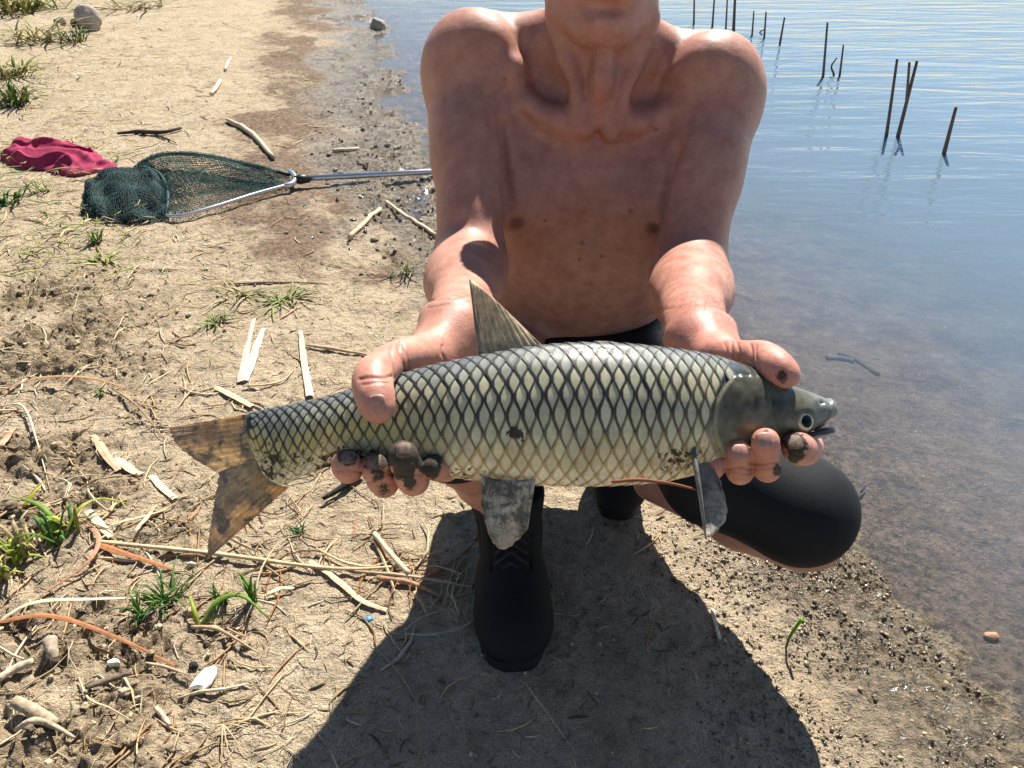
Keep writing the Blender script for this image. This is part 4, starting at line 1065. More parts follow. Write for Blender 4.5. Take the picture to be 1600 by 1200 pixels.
fin("tail_fin", [(404, 644), (397, 672), (396, 700), (404, 726)], [(262, 668), (272, 692), (300, 716), (343, 742)], 10, TAILM,
    lambda a, l: lerp(lerp((.90, .66, .38), (.78, .65, .40), a), lerp((.80, .58, .40), (.76, .61, .43), a), l), lambda a: tdep(396), lambda a: tdep(396) + .012, label="upper lobe of the brown muddy tail fin")
fin("tail_fin", [(402, 716), (408, 735), (424, 752), (450, 762)], [(341, 738), (333, 790), (325, 840), (322, 876)], 10, TAILM,
    lambda a, l: lerp(lerp((.72, .64, .44), (.95, .64, .32), a), lerp((.70, .60, .46), (.72, .55, .38), a), l), lambda a: tdep(400) - .001, lambda a: tdep(396) + .006, label="lower lobe of the brown muddy tail fin")
fin("dorsal_fin", [(848, 540), (818, 545), (785, 551), (752, 558)], [(843, 533), (800, 494), (766, 462), (734, 434)][::1] if False else [(812, 506), (778, 472), (752, 448), (733, 434)], 9, DORM,
    lambda a, l: lerp((.72, .60, .40), (.90, .74, .48), l), lambda a: FD, lambda a: FD + .004, wav=.001, frill=1.5)
fin("dorsal_fin_edge", [(754, 557), (752, 557), (750, 556), (748, 555)], [(736, 436), (735, 436), (734, 436), (733, 435)], 2, DORM, lambda a, l: lerp((.6, .5, .32), (.7, .58, .38), l), lambda a: FD, lambda a: FD + .004, wav=0, frill=0)
fin("pelvic_fin", [(752, 742), (775, 748), (805, 750), (837, 748)], [(752, 790), (768, 846), (792, 860), (824, 828)], 8, MUDFIN,
    lambda a, l: lerp((.85, .72, .52), (.62, .48, .30), l), lambda a: FD - .020, lambda a: FD - .026, wav=.003, label="pelvic fin caked in grey mud")
fin("pectoral_fin", [(1080, 704), (1086, 701), (1093, 700), (1099, 703)], [(1103, 843), (1116, 838), (1137, 806), (1126, 752)], 7, fin_material("pectoral_fin", None, None, .46, .35, stk=.7),
    lambda a, l: lerp(lerp((.16, .16, .15), (.34, .32, .27), a), lerp((.66, .60, .48), (.55, .50, .42), a), l), lambda a: FD - .018, lambda a: FD - .047 + .022 * a, wav=.003, frill=3, label="drooping pectoral fin with a wet silvery leading edge")
V, F = tube(spline([C(1079, 690, FD - .012), C(1084, 712, FD - .030), C(1093, 765, FD - .044), C(1099, 812, FD - .048), C(1103, 842, FD - .047)], 18), np.interp(np.linspace(0, 1, 18), [0, .1, .3, .7, 1], [.0040, .0044, .0032, .0020, .0009]), 10, flat=.6)
under(mesh_obj("pectoral_spine", c2w(np.array(V)), F, simple_mat("wet_fin_edge", (.13, .125, .11), .30, .6, 70, .6, .001, coatw=.4), smooth=True), fish)
# low skin fold along the back in front of the dorsal fin
fin("back_fold", [(925, 541), (955, 542), (985, 545)], [(930, 533), (955, 534), (985, 540)], 6, DORM, lambda a, l: np.array((.42, .36, .16)), lambda a: FD - .004, lambda a: FD - .002, wav=0, frill=.5)
# ================================================================== THINGS ON THE BANK
STRAW = vcol_mat("dry_straw", .75, 140, .35, .0, .25, .3, .001)
LEAF = vcol_mat("green_blade", .5, 90, .25, .35, .35, .15, .0006)
WOODM = vcol_mat("weathered_wood", .85, 120, .5, 0, .2, .7, .002)
REEDC = [(.62, .50, .30), (.56, .43, .24), (.68, .57, .37), (.50, .36, .20)]
def blade(pts, width, thick, col, nseg=10, fold=.3, taper=(.6, 1.0, .25), seed=0):
    """flat dry leaf or split stalk: strip with a folded mid-rib and real thickness"""
    r = np.random.default_rng(seed)
    p = spline(np.asarray(pts, float), nseg); V = []; F = []
    for i in range(nseg):
        t = p[min(i + 1, nseg - 1)] - p[max(i - 1, 0)]; t /= np.linalg.norm(t) + 1e-9
        sdv = np.cross(t, [0, 0, 1.0]); sdv /= np.linalg.norm(sdv) + 1e-9; upv = np.cross(sdv, t)
        f = i / (nseg - 1); w_ = width * .5 * np.interp(f, [0, .35, 1], taper) * (1 + r.normal(0, .06))
        rl = r.normal(0, .12)
        sdv = sdv * math.cos(rl) + upv * math.sin(rl)
        for (s, u) in ((-1, 0), (0, fold * w_), (1, 0), (1, -thick), (0, fold * w_ - thick), (-1, -thick)):
            V.append(p[i] + sdv * s * w_ + upv * u)
    for i in range(nseg - 1):
        for k in range(6): F.append((i * 6 + k, i * 6 + (k + 1) % 6, (i + 1) * 6 + (k + 1) % 6, (i + 1) * 6 + k))
    F.append((5, 4, 3, 2, 1, 0)); e = (nseg - 1) * 6; F.append(tuple(e + k for k in range(6)))
    cols = [np.array(col) * r.uniform(.85, 1.12) for _ in V]
    return V, F, cols
def lay(name, px, width_px, label, cat, group=None, col=(.62, .5, .3), lift=.004, arch=0.0, mat=None, round_=False, nseg=12, taper=(.6, 1, .25), lifts=None, seed=1):
    """a piece lying on the ground along a pixel polyline"""
    pts = []
    for k, q in enumerate(px):
        g = GT(q[0], q[1]); d = -w2c(g)[2]; f = k / max(1, len(px) - 1)
        g[2] += lift + arch * math.sin(math.pi * f) + (lifts[k] if lifts else 0); pts.append(g)
    d = -w2c(np.mean(pts, 0))[2]; wd = width_px / FPX * d
    pts = spline(np.array(pts), nseg)
    if arch == 0 and not lifts:
        for p in pts: p[2] = max(p[2], TZ(p[0], p[1]) + lift * .8)
    if round_:
        r = np.random.default_rng(seed); V, F = tube(pts, wd * .5 * np.interp(np.linspace(0, 1, nseg), [0, .4, 1], taper) * (1 + r.normal(0, .08, nseg)), 7)
        cols = [np.array(col) * r.uniform(.8, 1.15) for _ in V]
    else: V, F, cols = blade(pts, wd, .0012, col, nseg, .25, taper, seed)
    o = mesh_obj(name, V, F, mat or STRAW, smooth=round_, cols={"col": np.array(cols)})
    return tag(o, label, cat, group)

# ---- named pieces of reed, straw and wood
TAN = (.60, .47, .28); PALE = (.64, .55, .39); RUST = (.36, .145, .06); GREYW = (.33, .27, .20); DARK = (.065, .05, .038)
lay("reed_stalk", [(150, 850), (330, 868), (520, 892), (640, 888)], 7, "long thin tan reed stalk reaching from the weeds past the tail fin tip", "reed", None, TAN, .006, round_=True, nseg=22, taper=(1, 1, .6))
lay("reed_leaf", [(0, 975), (90, 980), (190, 1008), (275, 1044)], 9, "rust-brown curved reed leaf arching over the cloddy soil", "leaf", None, RUST, .006, .022, taper=(.9, 1, .3), nseg=16)
lay("reed_leaf", [(150, 852), (190, 870), (270, 892)], 12, "broad rust-brown split leaf under the long reed stalk", "leaf", None, RUST, .005, .008, taper=(.8, 1, .4))
lay("reed_leaf", [(138, 822), (158, 848), (150, 880), (120, 905), (70, 930)], 8, "pinkish brown hooked leaf curling down beside the weeds", "leaf", None, (.42, .22, .13), .006, .012, nseg=16, taper=(.8, 1, .4))
lay("reed_leaf", [(0, 976), (60, 955), (150, 942), (225, 938)], 7, "pale straw leaf with a yellow-green base beside the dark grass tuft", "leaf", None, (.66, .58, .40), .006, .02, nseg=14, taper=(1, 1, .3))
lay("reed_leaf", [(0, 612), (70, 603), (150, 604), (220, 618)], 6, "long brown leaf lying over the dark churned soil", "leaf", None, (.40, .23, .12), .006, .02, nseg=14, taper=(.4, 1, .3))
lay("reed_stalk", [(170, 606), (215, 640), (258, 690)], 3.5, "thin brown twig slanting off the end of the long brown leaf", "twig", None, (.36, .23, .13), .005, .008, round_=True)
lay("reed_stalk", [(0, 638), (40, 644), (62, 700), (78, 765)], 4, "kinked cream straw bent over beside the churned soil", "straw", None, PALE, .006, .01, round_=True, nseg=16)
lay("reed_leaf", [(145, 680), (165, 710), (188, 738)], 13, "broad pinkish tan leaf end above the grey driftwood bits", "leaf", None, (.62, .40, .25), .006, taper=(.7, 1, .8))
lay("reed_leaf", [(180, 718), (205, 735), (215, 742)], 14, "pale yellow leaf scrap joined to the pinkish tan leaf", "leaf", None, (.74, .62, .38), .004, taper=(.8, 1, .6))
lay("reed_leaf", [(236, 746), (255, 765), (275, 782)], 11, "straight pale leaf sliver below the tail fin", "leaf", None, PALE, .005, taper=(.7, 1, .8))
lay("reed_leaf", [(140, 803), (160, 825), (176, 843)], 13, "cream broad leaf strip lying across the weed roots", "leaf", None, (.80, .68, .44), .007, taper=(.8, 1, .7))
lay("reed_leaf", [(378, 600), (386, 550), (398, 500)], 13, "split silvery white reed standing in the sand, left of its pair", "reed", None, (.52, .46, .36), .006, taper=(1, .9, .4), seed=4)
lay("reed_leaf", [(384, 598), (398, 555), (412, 516)], 15, "split silvery white reed with a torn top, right of its pair", "reed", None, (.56, .50, .40), .006, taper=(.6, 1, .5), seed=5)
lay("reed_leaf", [(470, 520), (476, 570), (485, 622)], 11, "straight white reed sliver ending at the tail of the fish", "reed", None, (.54, .48, .38), .006, taper=(.6, .9, 1))
lay("reed_stalk", [(478, 542), (520, 548), (575, 558)], 6, "brown split stalk pointing at the thumb on the fish tail", "reed", None, (.50, .36, .22), .006, round_=True, taper=(.5, 1, .6))
lay("reed_leaf", [(338, 608), (365, 622), (395, 638)], 10, "tan stalk lying just above the tail fin", "reed", None, (.66, .52, .32), .006, taper=(.8, 1, .8))
lay("reed_stalk", [(380, 607), (420, 604), (445, 596), (462, 578)], 4, "small curved straw below the split white reeds", "straw", None, TAN, .006, round_=True, nseg=14)
lay("reed_stalk", [(350, 446), (420, 443), (515, 446)], 4, "straight grey-brown stick lying across the pale path", "stick", None, (.38, .28, .18), .004, round_=True)
lay("reed_stalk", [(546, 377), (570, 352), (594, 330)], 7, "short thick tan stalk beside the wet mud", "reed", None, (.68, .52, .32), .008, round_=True, taper=(1, 1, 1))
lay("reed_stalk", [(604, 318), (640, 342), (683, 372)], 6, "tan stalk disappearing behind the man's arm", "reed", None, (.60, .46, .30), .008, round_=True, taper=(.7, 1, 1))
lay("reed_stalk", [(355, 190), (390, 210), (428, 250)], 9, "grey split log-like reed above the net's throat", "reed", None, (.52, .42, .31), .012, round_=True, taper=(.6, 1, .7), nseg=14)
lay("reed_stalk", [(520, 238), (545, 236), (560, 234)], 6, "short pale stick on the damp brown mud", "stick", None, PALE, .006, round_=True, taper=(1, 1, 1))
lay("reed_stalk", [(330, 150), (338, 140), (345, 128)], 7, "white curled root lying on the path", "root", None, PALE, .01, round_=True, taper=(.6, 1, .8))
lay("reed_stalk", [(352, 112), (357, 100), (362, 92)], 6, "small white stick on the far path", "stick", None, PALE, .01, round_=True)
lay("dark_stick", [(184, 213), (215, 210), (255, 211), (284, 204)], 7, "dark forked driftwood stick on the path behind the net", "stick", None, DARK, .012, round_=True, mat=WOODM, taper=(.5, 1, .6), nseg=14)
lay("dark_stick", [(240, 211), (258, 218), (275, 225)], 3.5, "thin dark prong splitting off the forked driftwood", "stick", None, DARK, .006, round_=True, mat=WOODM)
lay("dark_stick", [(566, 744), (540, 766), (506, 787)], 13, "black stick on the sand under the fingers", "stick", None, (.03, .026, .022), .012, round_=True, mat=WOODM, taper=(.9, 1, .45), nseg=10)
lay("dark_stick", [(138, 1082), (170, 1072), (208, 1060)], 11, "short dark weathered stick in the cloddy soil", "stick", None, (.17, .13, .095), .012, round_=True, mat=WOODM, taper=(.6, 1, .6))
lay("driftwood", [(28, 1105), (60, 1122), (92, 1140)], 22, "ribbed grey driftwood chunk half buried in clods", "driftwood", None, (.42, .33, .22), .016, round_=True, mat=WOODM, taper=(.8, 1, .8), nseg=10)
lay("driftwood", [(30, 1150), (60, 1143), (92, 1150), (122, 1162)], 11, "curved grey-brown root above the rounded clods", "root", None, (.50, .40, .28), .014, .014, round_=True, mat=WOODM, taper=(.6, 1, .4), nseg=12)
lay("driftwood", [(0, 1066), (25, 1052), (52, 1034)], 14, "pale broken stick at the edge of the churned soil", "stick", None, (.58, .48, .35), .012, round_=True, mat=WOODM, taper=(.7, 1, .8))
lay("driftwood", [(84, 1012), (88, 1030), (92, 1042)], 22, "knotted grey root stub sticking out of the clods", "root", None, (.45, .36, .26), .02, round_=True, mat=WOODM, taper=(1, .9, .6), nseg=8)
lay("driftwood", [(246, 1112), (258, 1126), (268, 1138)], 9, "small tan twig piece below the white shell", "twig", None, (.58, .46, .32), .008, round_=True, mat=WOODM, taper=(.8, 1, .8), nseg=8)
lay("reed_stalk", [(125, 1062), (140, 1095), (175, 1112), (210, 1132)], 4, "wiggly thin root crossing the clods", "root", None, (.60, .47, .30), .008, round_=True, nseg=16)
lay("reed_stalk", [(228, 1038), (262, 1050), (300, 1060)], 6, "crooked tan twig next to the white shell", "twig", None, (.46, .34, .22), .006, .006, round_=True, nseg=10)
lay("reed_stalk", [(300, 982), (345, 993), (408, 1026)], 7, "dry brown stem trailing from the broad-leaved green sprout", "stem", None, (.42, .29, .18), .006, .008, round_=True, nseg=12, taper=(.8, 1, .3))
lay("reed_leaf", [(484, 880), (530, 912), (566, 942), (605, 957)], 10, "broad pale tan reed blade running into the man's shadow", "leaf", None, (.64, .50, .31), .006, taper=(.7, 1, .6), nseg=14)
lay("reed_stalk", [(495, 862), (540, 884), (580, 890), (615, 880)], 5, "bent tan stalk at the shadow's edge", "reed", None, TAN, .008, round_=True, nseg=14)
lay("reed_stalk", [(586, 842), (612, 875), (640, 905)], 9, "stout tan stalk leaning onto the reed heap", "reed", None, (.68, .54, .34), .014, round_=True, taper=(.9, 1, .9))
lay("reed_stalk", [(590, 908), (640, 915), (690, 938)], 10, "rust-tinted stalk at the bottom of the reed heap", "reed", None, (.44, .25, .14), .008, round_=True, taper=(.8, 1, .4))
lay("reed_stalk", [(555, 900), (640, 908), (745, 926)], 6, "long stalk of the reed heap reaching to the boot", "reed", None, (.45, .34, .22), .012, round_=True, nseg=14)
lay("reed_leaf", [(648, 930), (660, 948), (668, 968)], 7, "short upright leaf of the reed heap inside the shadow", "leaf", None, (.50, .34, .18), .01, taper=(.7, 1, .3))
lay("reed_stalk", [(634, 996), (680, 996), (730, 982), (752, 958), (762, 946)], 4, "hooked grey twig lying beside the boot", "twig", None, (.42, .36, .27), .008, round_=True, nseg=18)
lay("reed_stalk", [(633, 990), (660, 970), (700, 955)], 4, "straight grey twig crossing the hooked twig", "twig", None, (.44, .38, .28), .008, round_=True)
lay("reed_stalk", [(600, 975), (618, 1010), (634, 1027)], 3, "thin pale root in the shadow", "root", None, (.5, .42, .3), .005, round_=True)
lay("reed_stalk", [(580, 1008), (622, 1052), (655, 1110), (680, 1200)], 2.2, "hair-thin long stem running down through the shadow", "stem", None, (.40, .34, .24), .004, round_=True, nseg=18)
lay("reed_stalk", [(818, 1068), (850, 1110), (900, 1180)], 2.6, "thin pale stem beyond the toe of the boot", "stem", None, (.55, .45, .32), .004, round_=True, nseg=12)
lay("reed_leaf", [(1112, 954), (1118, 978), (1124, 1002)], 6, "small cream straw on the sand at the shadow's edge", "straw", None, (.86, .74, .52), .005, taper=(.9, 1, .8))
lay("reed_stalk", [(1026, 810), (1034, 805), (1040, 800)], 5, "tiny brown twig next to the rear boot", "twig", None, (.26, .15, .09), .008, round_=True)
lay("reed_leaf", [(415, 935), (440, 928), (460, 924)], 8, "white papery leaf beside the broad-leaved green sprout", "leaf", None, PALE, .008, .006, taper=(.5, 1, .4))
lay("reed_stalk", [(400, 930), (412, 895), (440, 855), (470, 838)], 3, "thin dry runner joining the tiny green tuft", "stem", None, (.55, .44, .29), .005, .01, round_=True, nseg=14)
lay("reed_leaf", [(0, 700), (12, 688), (24, 672)], 12, "reddish leaf fragment on dark soil", "leaf", None, (.56, .33, .2), .008, taper=(1, 1, .7))
lay("reed_stalk", [(0, 838), (60, 828), (130, 826)], 6, "brown stalk lying behind the yellow-green weeds", "stem", None, (.45, .27, .15), .008, round_=True)
lay("reed_leaf", [(175, 826), (235, 810), (270, 800)], 5, "thin straw leaf among the rusty litter", "leaf", None, TAN, .01)
lay("reed_leaf", [(215, 836), (235, 812), (248, 795)], 8, "short tan leaf leaning on the rusty litter", "leaf", None, (.70, .56, .35), .012)
lay("reed_leaf", [(40, 340), (60, 345), (78, 352)], 5, "tan leaf lying below the maroon cloth", "leaf", None, (.55, .4, .25), .008)
lay("reed_stalk", [(1136 - 60, 755), (1000, 752), (960, 757)], 4, "thin rusty reed stem hanging below the belly of the fish", "stem", None, (.42, .17, .08), .01) if False else None
# a rusty stem stuck along the belly of the fish
V, F = tube(spline([C(955, 753, .528), C(1000, 750, .527), (C(1050, 756, .527)), C(1092, 766, .525)], 14), np.interp(np.linspace(0, 1, 14), [0, .2, 1], [.0010, .0015, .0007]), 7, flat=.6)
tag(mesh_obj("reed_straw", c2w(np.array(V)), F, STRAW, smooth=True, cols={"col": np.tile((.26, .095, .045), (len(V), 1))}), "thin rusty reed stem stuck under the belly of the fish", "stem")

# ---- white shell flake, wood crumb
def lump(name, px, py, rx, ry, rz, label, cat, mat, seed, group=None, sub=3, rough=.22, sink=.25, tag_=True):
    g = GT(px, py); d = -w2c(g)[2]; r = np.random.default_rng(seed)
    me_v, me_f = ico(sub); v = me_v.copy()
    ax = r.normal(0, 1, (14, 3)); ax /= np.linalg.norm(ax, axis=1)[:, None]
    for a in ax:                                         # chip flat facets off a round body
        h = v @ a; lim = r.uniform(.62, .98); v = v - np.where(h > lim, (h - lim) * .85, 0)[:, None] * a
    v = v * (1 + rough * .5 * fbm(me_v[:, 0] * 3 + seed, me_v[:, 1] * 3 + me_v[:, 2] * 2.3, 3, seed)[:, None])
    v = v * np.array([rx, ry, rz]) / FPX * d
    a = r.uniform(0, 6.3); R = np.array([[math.cos(a), -math.sin(a), 0], [math.sin(a), math.cos(a), 0], [0, 0, 1]])
    v = (v @ R.T) if rx == ry else v
    v = v + g + np.array([0, 0, rz / FPX * d * (1 - sink * 2)])
    o = mesh_obj(name, v, me_f, mat, smooth=True)
    return tag(o, label, cat, group)
_ICO = {}
def ico(s):
    if s in _ICO: return _ICO[s]
    t = (1 + 5 ** .5) / 2
    v = [(-1, t, 0), (1, t, 0), (-1, -t, 0), (1, -t, 0), (0, -1, t), (0, 1, t), (0, -1, -t), (0, 1, -t), (t, 0, -1), (t, 0, 1), (-t, 0, -1), (-t, 0, 1)]
    v = [np.array(q) / np.linalg.norm(q) for q in v]
    f = [(0, 11, 5), (0, 5, 1), (0, 1, 7), (0, 7, 10), (0, 10, 11), (1, 5, 9), (5, 11, 4), (11, 10, 2), (10, 7, 6), (7, 1, 8), (3, 9, 4), (3, 4, 2), (3, 2, 6), (3, 6, 8), (3, 8, 9), (4, 9, 5), (2, 4, 11), (6, 2, 10), (8, 6, 7), (9, 8, 1)]
    for _ in range(s):
        c = {}; nf = []
        def mid(a, b):
            k = (min(a, b), max(a, b))
            if k not in c:
                m = v[a] + v[b]; v.append(m / np.linalg.norm(m)); c[k] = len(v) - 1
            return c[k]
        for a, b, d in f:
            x, y, z = mid(a, b), mid(b, d), mid(d, a); nf += [(a, x, z), (b, y, x), (d, z, y), (x, y, z)]
        f = nf
    _ICO[s] = (np.array(v), np.array(f)); return _ICO[s]
ROCKM = simple_mat("grey_rock", (.36, .31, .25), .9, .35, 14, .8, .006); DROCK = simple_mat("brown_rock", (.12, .09, .07), .9, .4, 20, .8, .006)
SHELLM = simple_mat("white_shell", (.80, .75, .63), .6, .12, 120, .5, .002)
lump("rock", 141, 46, 21, 18, 24, "pale rounded rock standing on the far grassy bank", "rock", ROCKM, 5)
lump("rock", 122, 47, 9, 9, 12, "small dark brown stone leaning against the pale rock", "rock", DROCK, 6)
lump("rock", 95, 40, 9, 8, 9, "dark clod-like stone just left of the pale rock", "rock", DROCK, 9)
lump("rock", 591, 48, 13, 12, 13, "round grey-brown stone sitting at the water's edge", "rock", ROCKM, 8)
lump("rock", 1548, 996, 12, 8, 6, "orange-tan pebble under the shallow water", "pebble", simple_mat("orange_pebble", (.62, .36, .16), .6, .2, 60, .3, .002), 12, sink=.1)
lump("pebble", 22, 206, 10, 8, 8, "whitish stone in the dry grass beyond the maroon cloth", "stone", SHELLM, 14) if False else None
# shell flake: thin curved plate
g = GT(320, 1066); V = []; r = np.random.default_rng(3)
outl = [(-17, 12), (-14, -2), (-6, -16), (6, -20), (13, -17), (16, -8), (13, 5), (5, 13), (-6, 11)]
dd = -w2c(g)[2]; n = len(outl)
for lay_, (sc, zz) in enumerate(((1, 0), (1.02, .0035), (.8, .0062), (.4, .0075))):
    for (x, y) in outl: V.append(g + np.array([x * sc / FPX * dd, -y * sc * 1.25 / FPX * dd, .003 + zz + r.normal(0, .0006)]))
F = [(l * n + k, l * n + (k + 1) % n, (l + 1) * n + (k + 1) % n, (l + 1) * n + k) for l in range(3) for k in range(n)] + [tuple(range(n)), tuple(range(3 * n, 4 * n))]
F = [f[::-1] for f in F]
tag(mesh_obj("shell_flake", V, F, SHELLM), "flat white shell flake on the bare sand", "shell")
lump("clod", 180, 1038, 11, 8, 8, "whitish stone with a flat top among the clods", "stone", SHELLM, 21)
lump("clod", 302, 1042, 8, 7, 6, "black crumb of charcoal next to the white shell flake", "charcoal", simple_mat("charcoal", (.02, .018, .016), .9, .4, 90, .6, .002), 22)

# ---- blue chip in the shadow
lump("bottle_chip", 575, 968, 8, 6, 3, "small blue plastic chip at the edge of the man's shadow", "plastic", simple_mat("blue_plastic", (.03, .20, .42), .4, .2, 60, .1, .001), 31)

# ---- green tufts and sprouts
def tuft(px, py, blades, label, h=.05, spread=.05, wpx=.0035, cols=((.10, .22, .03), (.16, .28, .05), (.22, .30, .06)), seed=1, cat="grass", group=None, droop=.6, name="grass_tuft"):
    g = GT(px, py); r = np.random.default_rng(seed); root = empty(name, tuple(g)); tag(root, label, cat, group)
    mb = MB()
    for k in range(blades):
        a = r.uniform(0, 2 * math.pi); l = h * r.uniform(.55, 1.25); sp_r = spread * r.uniform(.3, 1.2)
        b0 = np.array([r.normal(0, spread * .18), r.normal(0, spread * .18), 0])
        tipv = b0 + np.array([math.cos(a) * sp_r, math.sin(a) * sp_r, l * (1 - droop * r.uniform(.2, 1))])
        midp = (b0 + tipv) * .5 + np.array([0, 0, l * .28])
        b0[2] = TZ(g[0] + b0[0], g[1] + b0[1]) - g[2] - .002
        tipv[2] = max(tipv[2], TZ(g[0] + tipv[0], g[1] + tipv[1]) - g[2] + .003)
        c = np.array(cols[r.integers(len(cols))]) * r.uniform(.75, 1.25)
        V, F, _ = blade([b0, midp, tipv], wpx * r.uniform(.6, 1.3), .0004, c, 7, .35, (.9, 1, .12), int(r.integers(1e6)))
        mb.add(V, F, tuple(c))
    o = mb.build("blades", LEAF, root, True); o["kind"] = "stuff" if blades > 40 else "thing"
    if blades <= 40: del o["kind"]
    return root
GR = ((.07, .19, .035), (.10, .24, .045), (.13, .25, .05)); YG = ((.34, .42, .05), (.24, .38, .05), (.46, .46, .08)); DRY = ((.56, .44, .22), (.48, .36, .17), (.62, .52, .30), (.30, .30, .10))
tuft(262, 945, 34, "dark green many-bladed grass tuft on the sand", .045, .06, .0035, GR, 1)
tuft(222, 962, 16, "short drooping green tuft at the foot of the dark green one", .04, .035, .004, GR, 2)
tuft(348, 944, 12, "small green grass shoots behind the broad-leaved sprout", .045, .025, .004, GR, 3)
tuft(395, 940, 10, "pair of bright green shoots beside the white papery leaf", .055, .018, .006, ((.12, .30, .04), (.17, .33, .05)), 4, droop=.2)
tuft(468, 832, 22, "tiny dark green tuft alone on bare sand under the fingers", .018, .028, .0026, ((.03, .15, .05), (.05, .18, .05)), 5)
tuft(160, 618, 10, "small light green weed beside the brown leaf", .03, .022, .004, ((.20, .33, .06), (.25, .36, .08)), 6)
tuft(152, 378, 14, "bright green weed just below the net bag", .05, .05, .009, ((.16, .30, .05), (.22, .34, .07)), 7)
tuft(95, 830, 14, "leafy yellow-green weed at the end of the brown stalk", .06, .055, .009, YG + GR, 8)
tuft(30, 870, 20, "yellowing broad weed at the foot of the dark soil", .07, .06, .009, YG + DRY, 9)
tuft(8, 905, 12, "half-dead weed clump below the yellowing broad weed", .06, .05, .008, YG + DRY, 10)
tuft(335, 505, 22, "sparse pale green weed patch above the split white reeds", .025, .07, .005, ((.26, .34, .09), (.34, .38, .12)), 11)
tuft(440, 470, 40, "flat spreading green weed on the pale path", .02, .12, .006, ((.24, .32, .08), (.33, .36, .12), (.5, .42, .2)), 12)
tuft(370, 462, 22, "thin weed patch beside the straight grey-brown stick", .02, .10, .006, ((.30, .36, .10), (.5, .44, .22)), 13)
tuft(632, 425, 26, "grey-green tussock of thin grass near the man's elbow", .04, .08, .005, ((.26, .30, .14), (.45, .40, .24)), 14)
tuft(160, 408, 18, "yellowish flat weed on the path below the net", .025, .10, .008, ((.42, .40, .10), (.34, .38, .10)), 15)
tuft(10, 318, 26, "dark green low weed beneath the maroon cloth", .06, .11, .010, ((.07, .17, .03), (.12, .22, .04)), 16)
tuft(25, 162, 60, "dense dark green grass hummock at the bank's edge", .13, .17, .010, ((.06, .15, .03), (.12, .22, .05), (.28, .28, .09)), 17)
tuft(62, 300, 12, "light green sprig beside the maroon cloth", .05, .06, .008, ((.28, .36, .08),), 18)
tuft(115, 66, 30, "green tuft beside the pale rock", .11, .22, .012, ((.16, .24, .06), (.34, .34, .12)), 19)
tuft(28, 118, 40, "yellow-green grass patch behind the dense hummock", .11, .30, .014, ((.30, .32, .10), (.46, .40, .16), (.18, .24, .07)), 20)
tuft(20, 20, 50, "tall yellow grass on the far left bank", .25, .45, .020, ((.40, .40, .12), (.30, .34, .10), (.55, .46, .22)), 21)
tuft(60, 14, 50, "greenish grass growing along the far bank top", .22, .50, .020, ((.34, .38, .10), (.24, .30, .08), (.50, .44, .20)), 22)
tuft(215, 12, 40, "faint dry grass fringe at the far end of the path", .10, .50, .016, ((.52, .44, .24), (.44, .40, .18)), 23)
tuft(60, 62, 40, "dry pale grass clump below the far bank", .14, .35, .016, ((.56, .47, .26), (.44, .40, .16)), 24)
# broad-leaved sprout
g = GT(312, 985); root = empty("leafy_sprout", tuple(g)); tag(root, "broad-leaved bright green sprout with one long arching leaf", "sprout")
for k, (pp, wd, c) in enumerate((([(312, 985, 0), (345, 962, .03), (385, 955, .035), (425, 978, .012)], .013, (.20, .32, .04)), ([(312, 985, 0), (308, 968, .02), (303, 948, .03)], .009, (.36, .44, .06)), ([(312, 985, 0), (335, 975, .012), (372, 968, .012)], .010, (.55, .52, .14)), ([(312, 985, 0), (330, 985, .01), (352, 990, .006)], .010, (.50, .42, .16)))):
    pts = [GT(q[0], q[1]) + np.array([0, 0, q[2] + .003]) - g for q in pp]
    V, F, cc = blade(pts, wd, .0006, c, 12, .3, (.5, 1, .15), k)
    mesh_obj("leaf", V, F, LEAF, root, True, cols={"col": np.array(cc)})
# two-leaved weed
g = GT(95, 830); root = empty("leafy_sprout", tuple(g)); tag(root, "spreading two-leaved green weed with long yellow-tipped blades", "sprout")
for k, (pp, wd, c) in enumerate((([(98, 835, 0), (72, 808, .03), (25, 795, .03)], .012, (.20, .34, .05)), ([(98, 835, 0), (130, 818, .03), (165, 800, .03), (208, 797, .012)], .010, (.42, .44, .07)), ([(40, 800, 0.01), (58, 780, .02), (80, 770, .02)], .013, (.50, .48, .06)))):
    pts = [GT(q[0], q[1]) + np.array([0, 0, q[2] + .003]) - g for q in pp]
    V, F, cc = blade(pts, wd, .0006, c, 12, .3, (.5, 1, .15), k + 7)
    mesh_obj("leaf", V, F, LEAF, root, True, cols={"col": np.array(cc)})
# single green shoot in the mud
g = GT(1228, 1012); root = empty("green_shoot", tuple(g)); tag(root, "single upright green shoot growing out of the wet mud", "sprout")
V, F = tube(spline([(0, 0, -.003), (.003, .004, .022), (.010, .006, .046), (.013, .004, .062)], 12), np.interp(np.linspace(0, 1, 12), [0, .6, 1], [.0024, .0032, .0036]), 8, flat=.6)
mesh_obj("stem", V, F, LEAF, root, True, cols={"col": np.array([lerp((.07, .09, .03), (.18, .45, .03), min(1, i / 60)) for i in range(len(V))])})
# dried root star
g = GT(352, 1140); root = empty("dried_root", tuple(g)); tag(root, "small dried root star spreading thin legs on the sand", "root")
for k, (dx, dy) in enumerate(((-30, 40), (-5, 60), (10, 58), (35, 45), (48, 5), (-25, 12), (40, -8), (-4, 45))):
    e = GT(352 + dx, 1140 + dy) - g
    V, F = tube(spline([(0, 0, .012), e * .4 + np.array([0, 0, .014]), e + np.array([0, 0, .002])], 8), np.linspace(.0013, .0006, 8), 5)
    mesh_obj("root_leg", V, F, STRAW, root, True, cols={"col": np.tile((.50, .38, .22), (len(V), 1))})

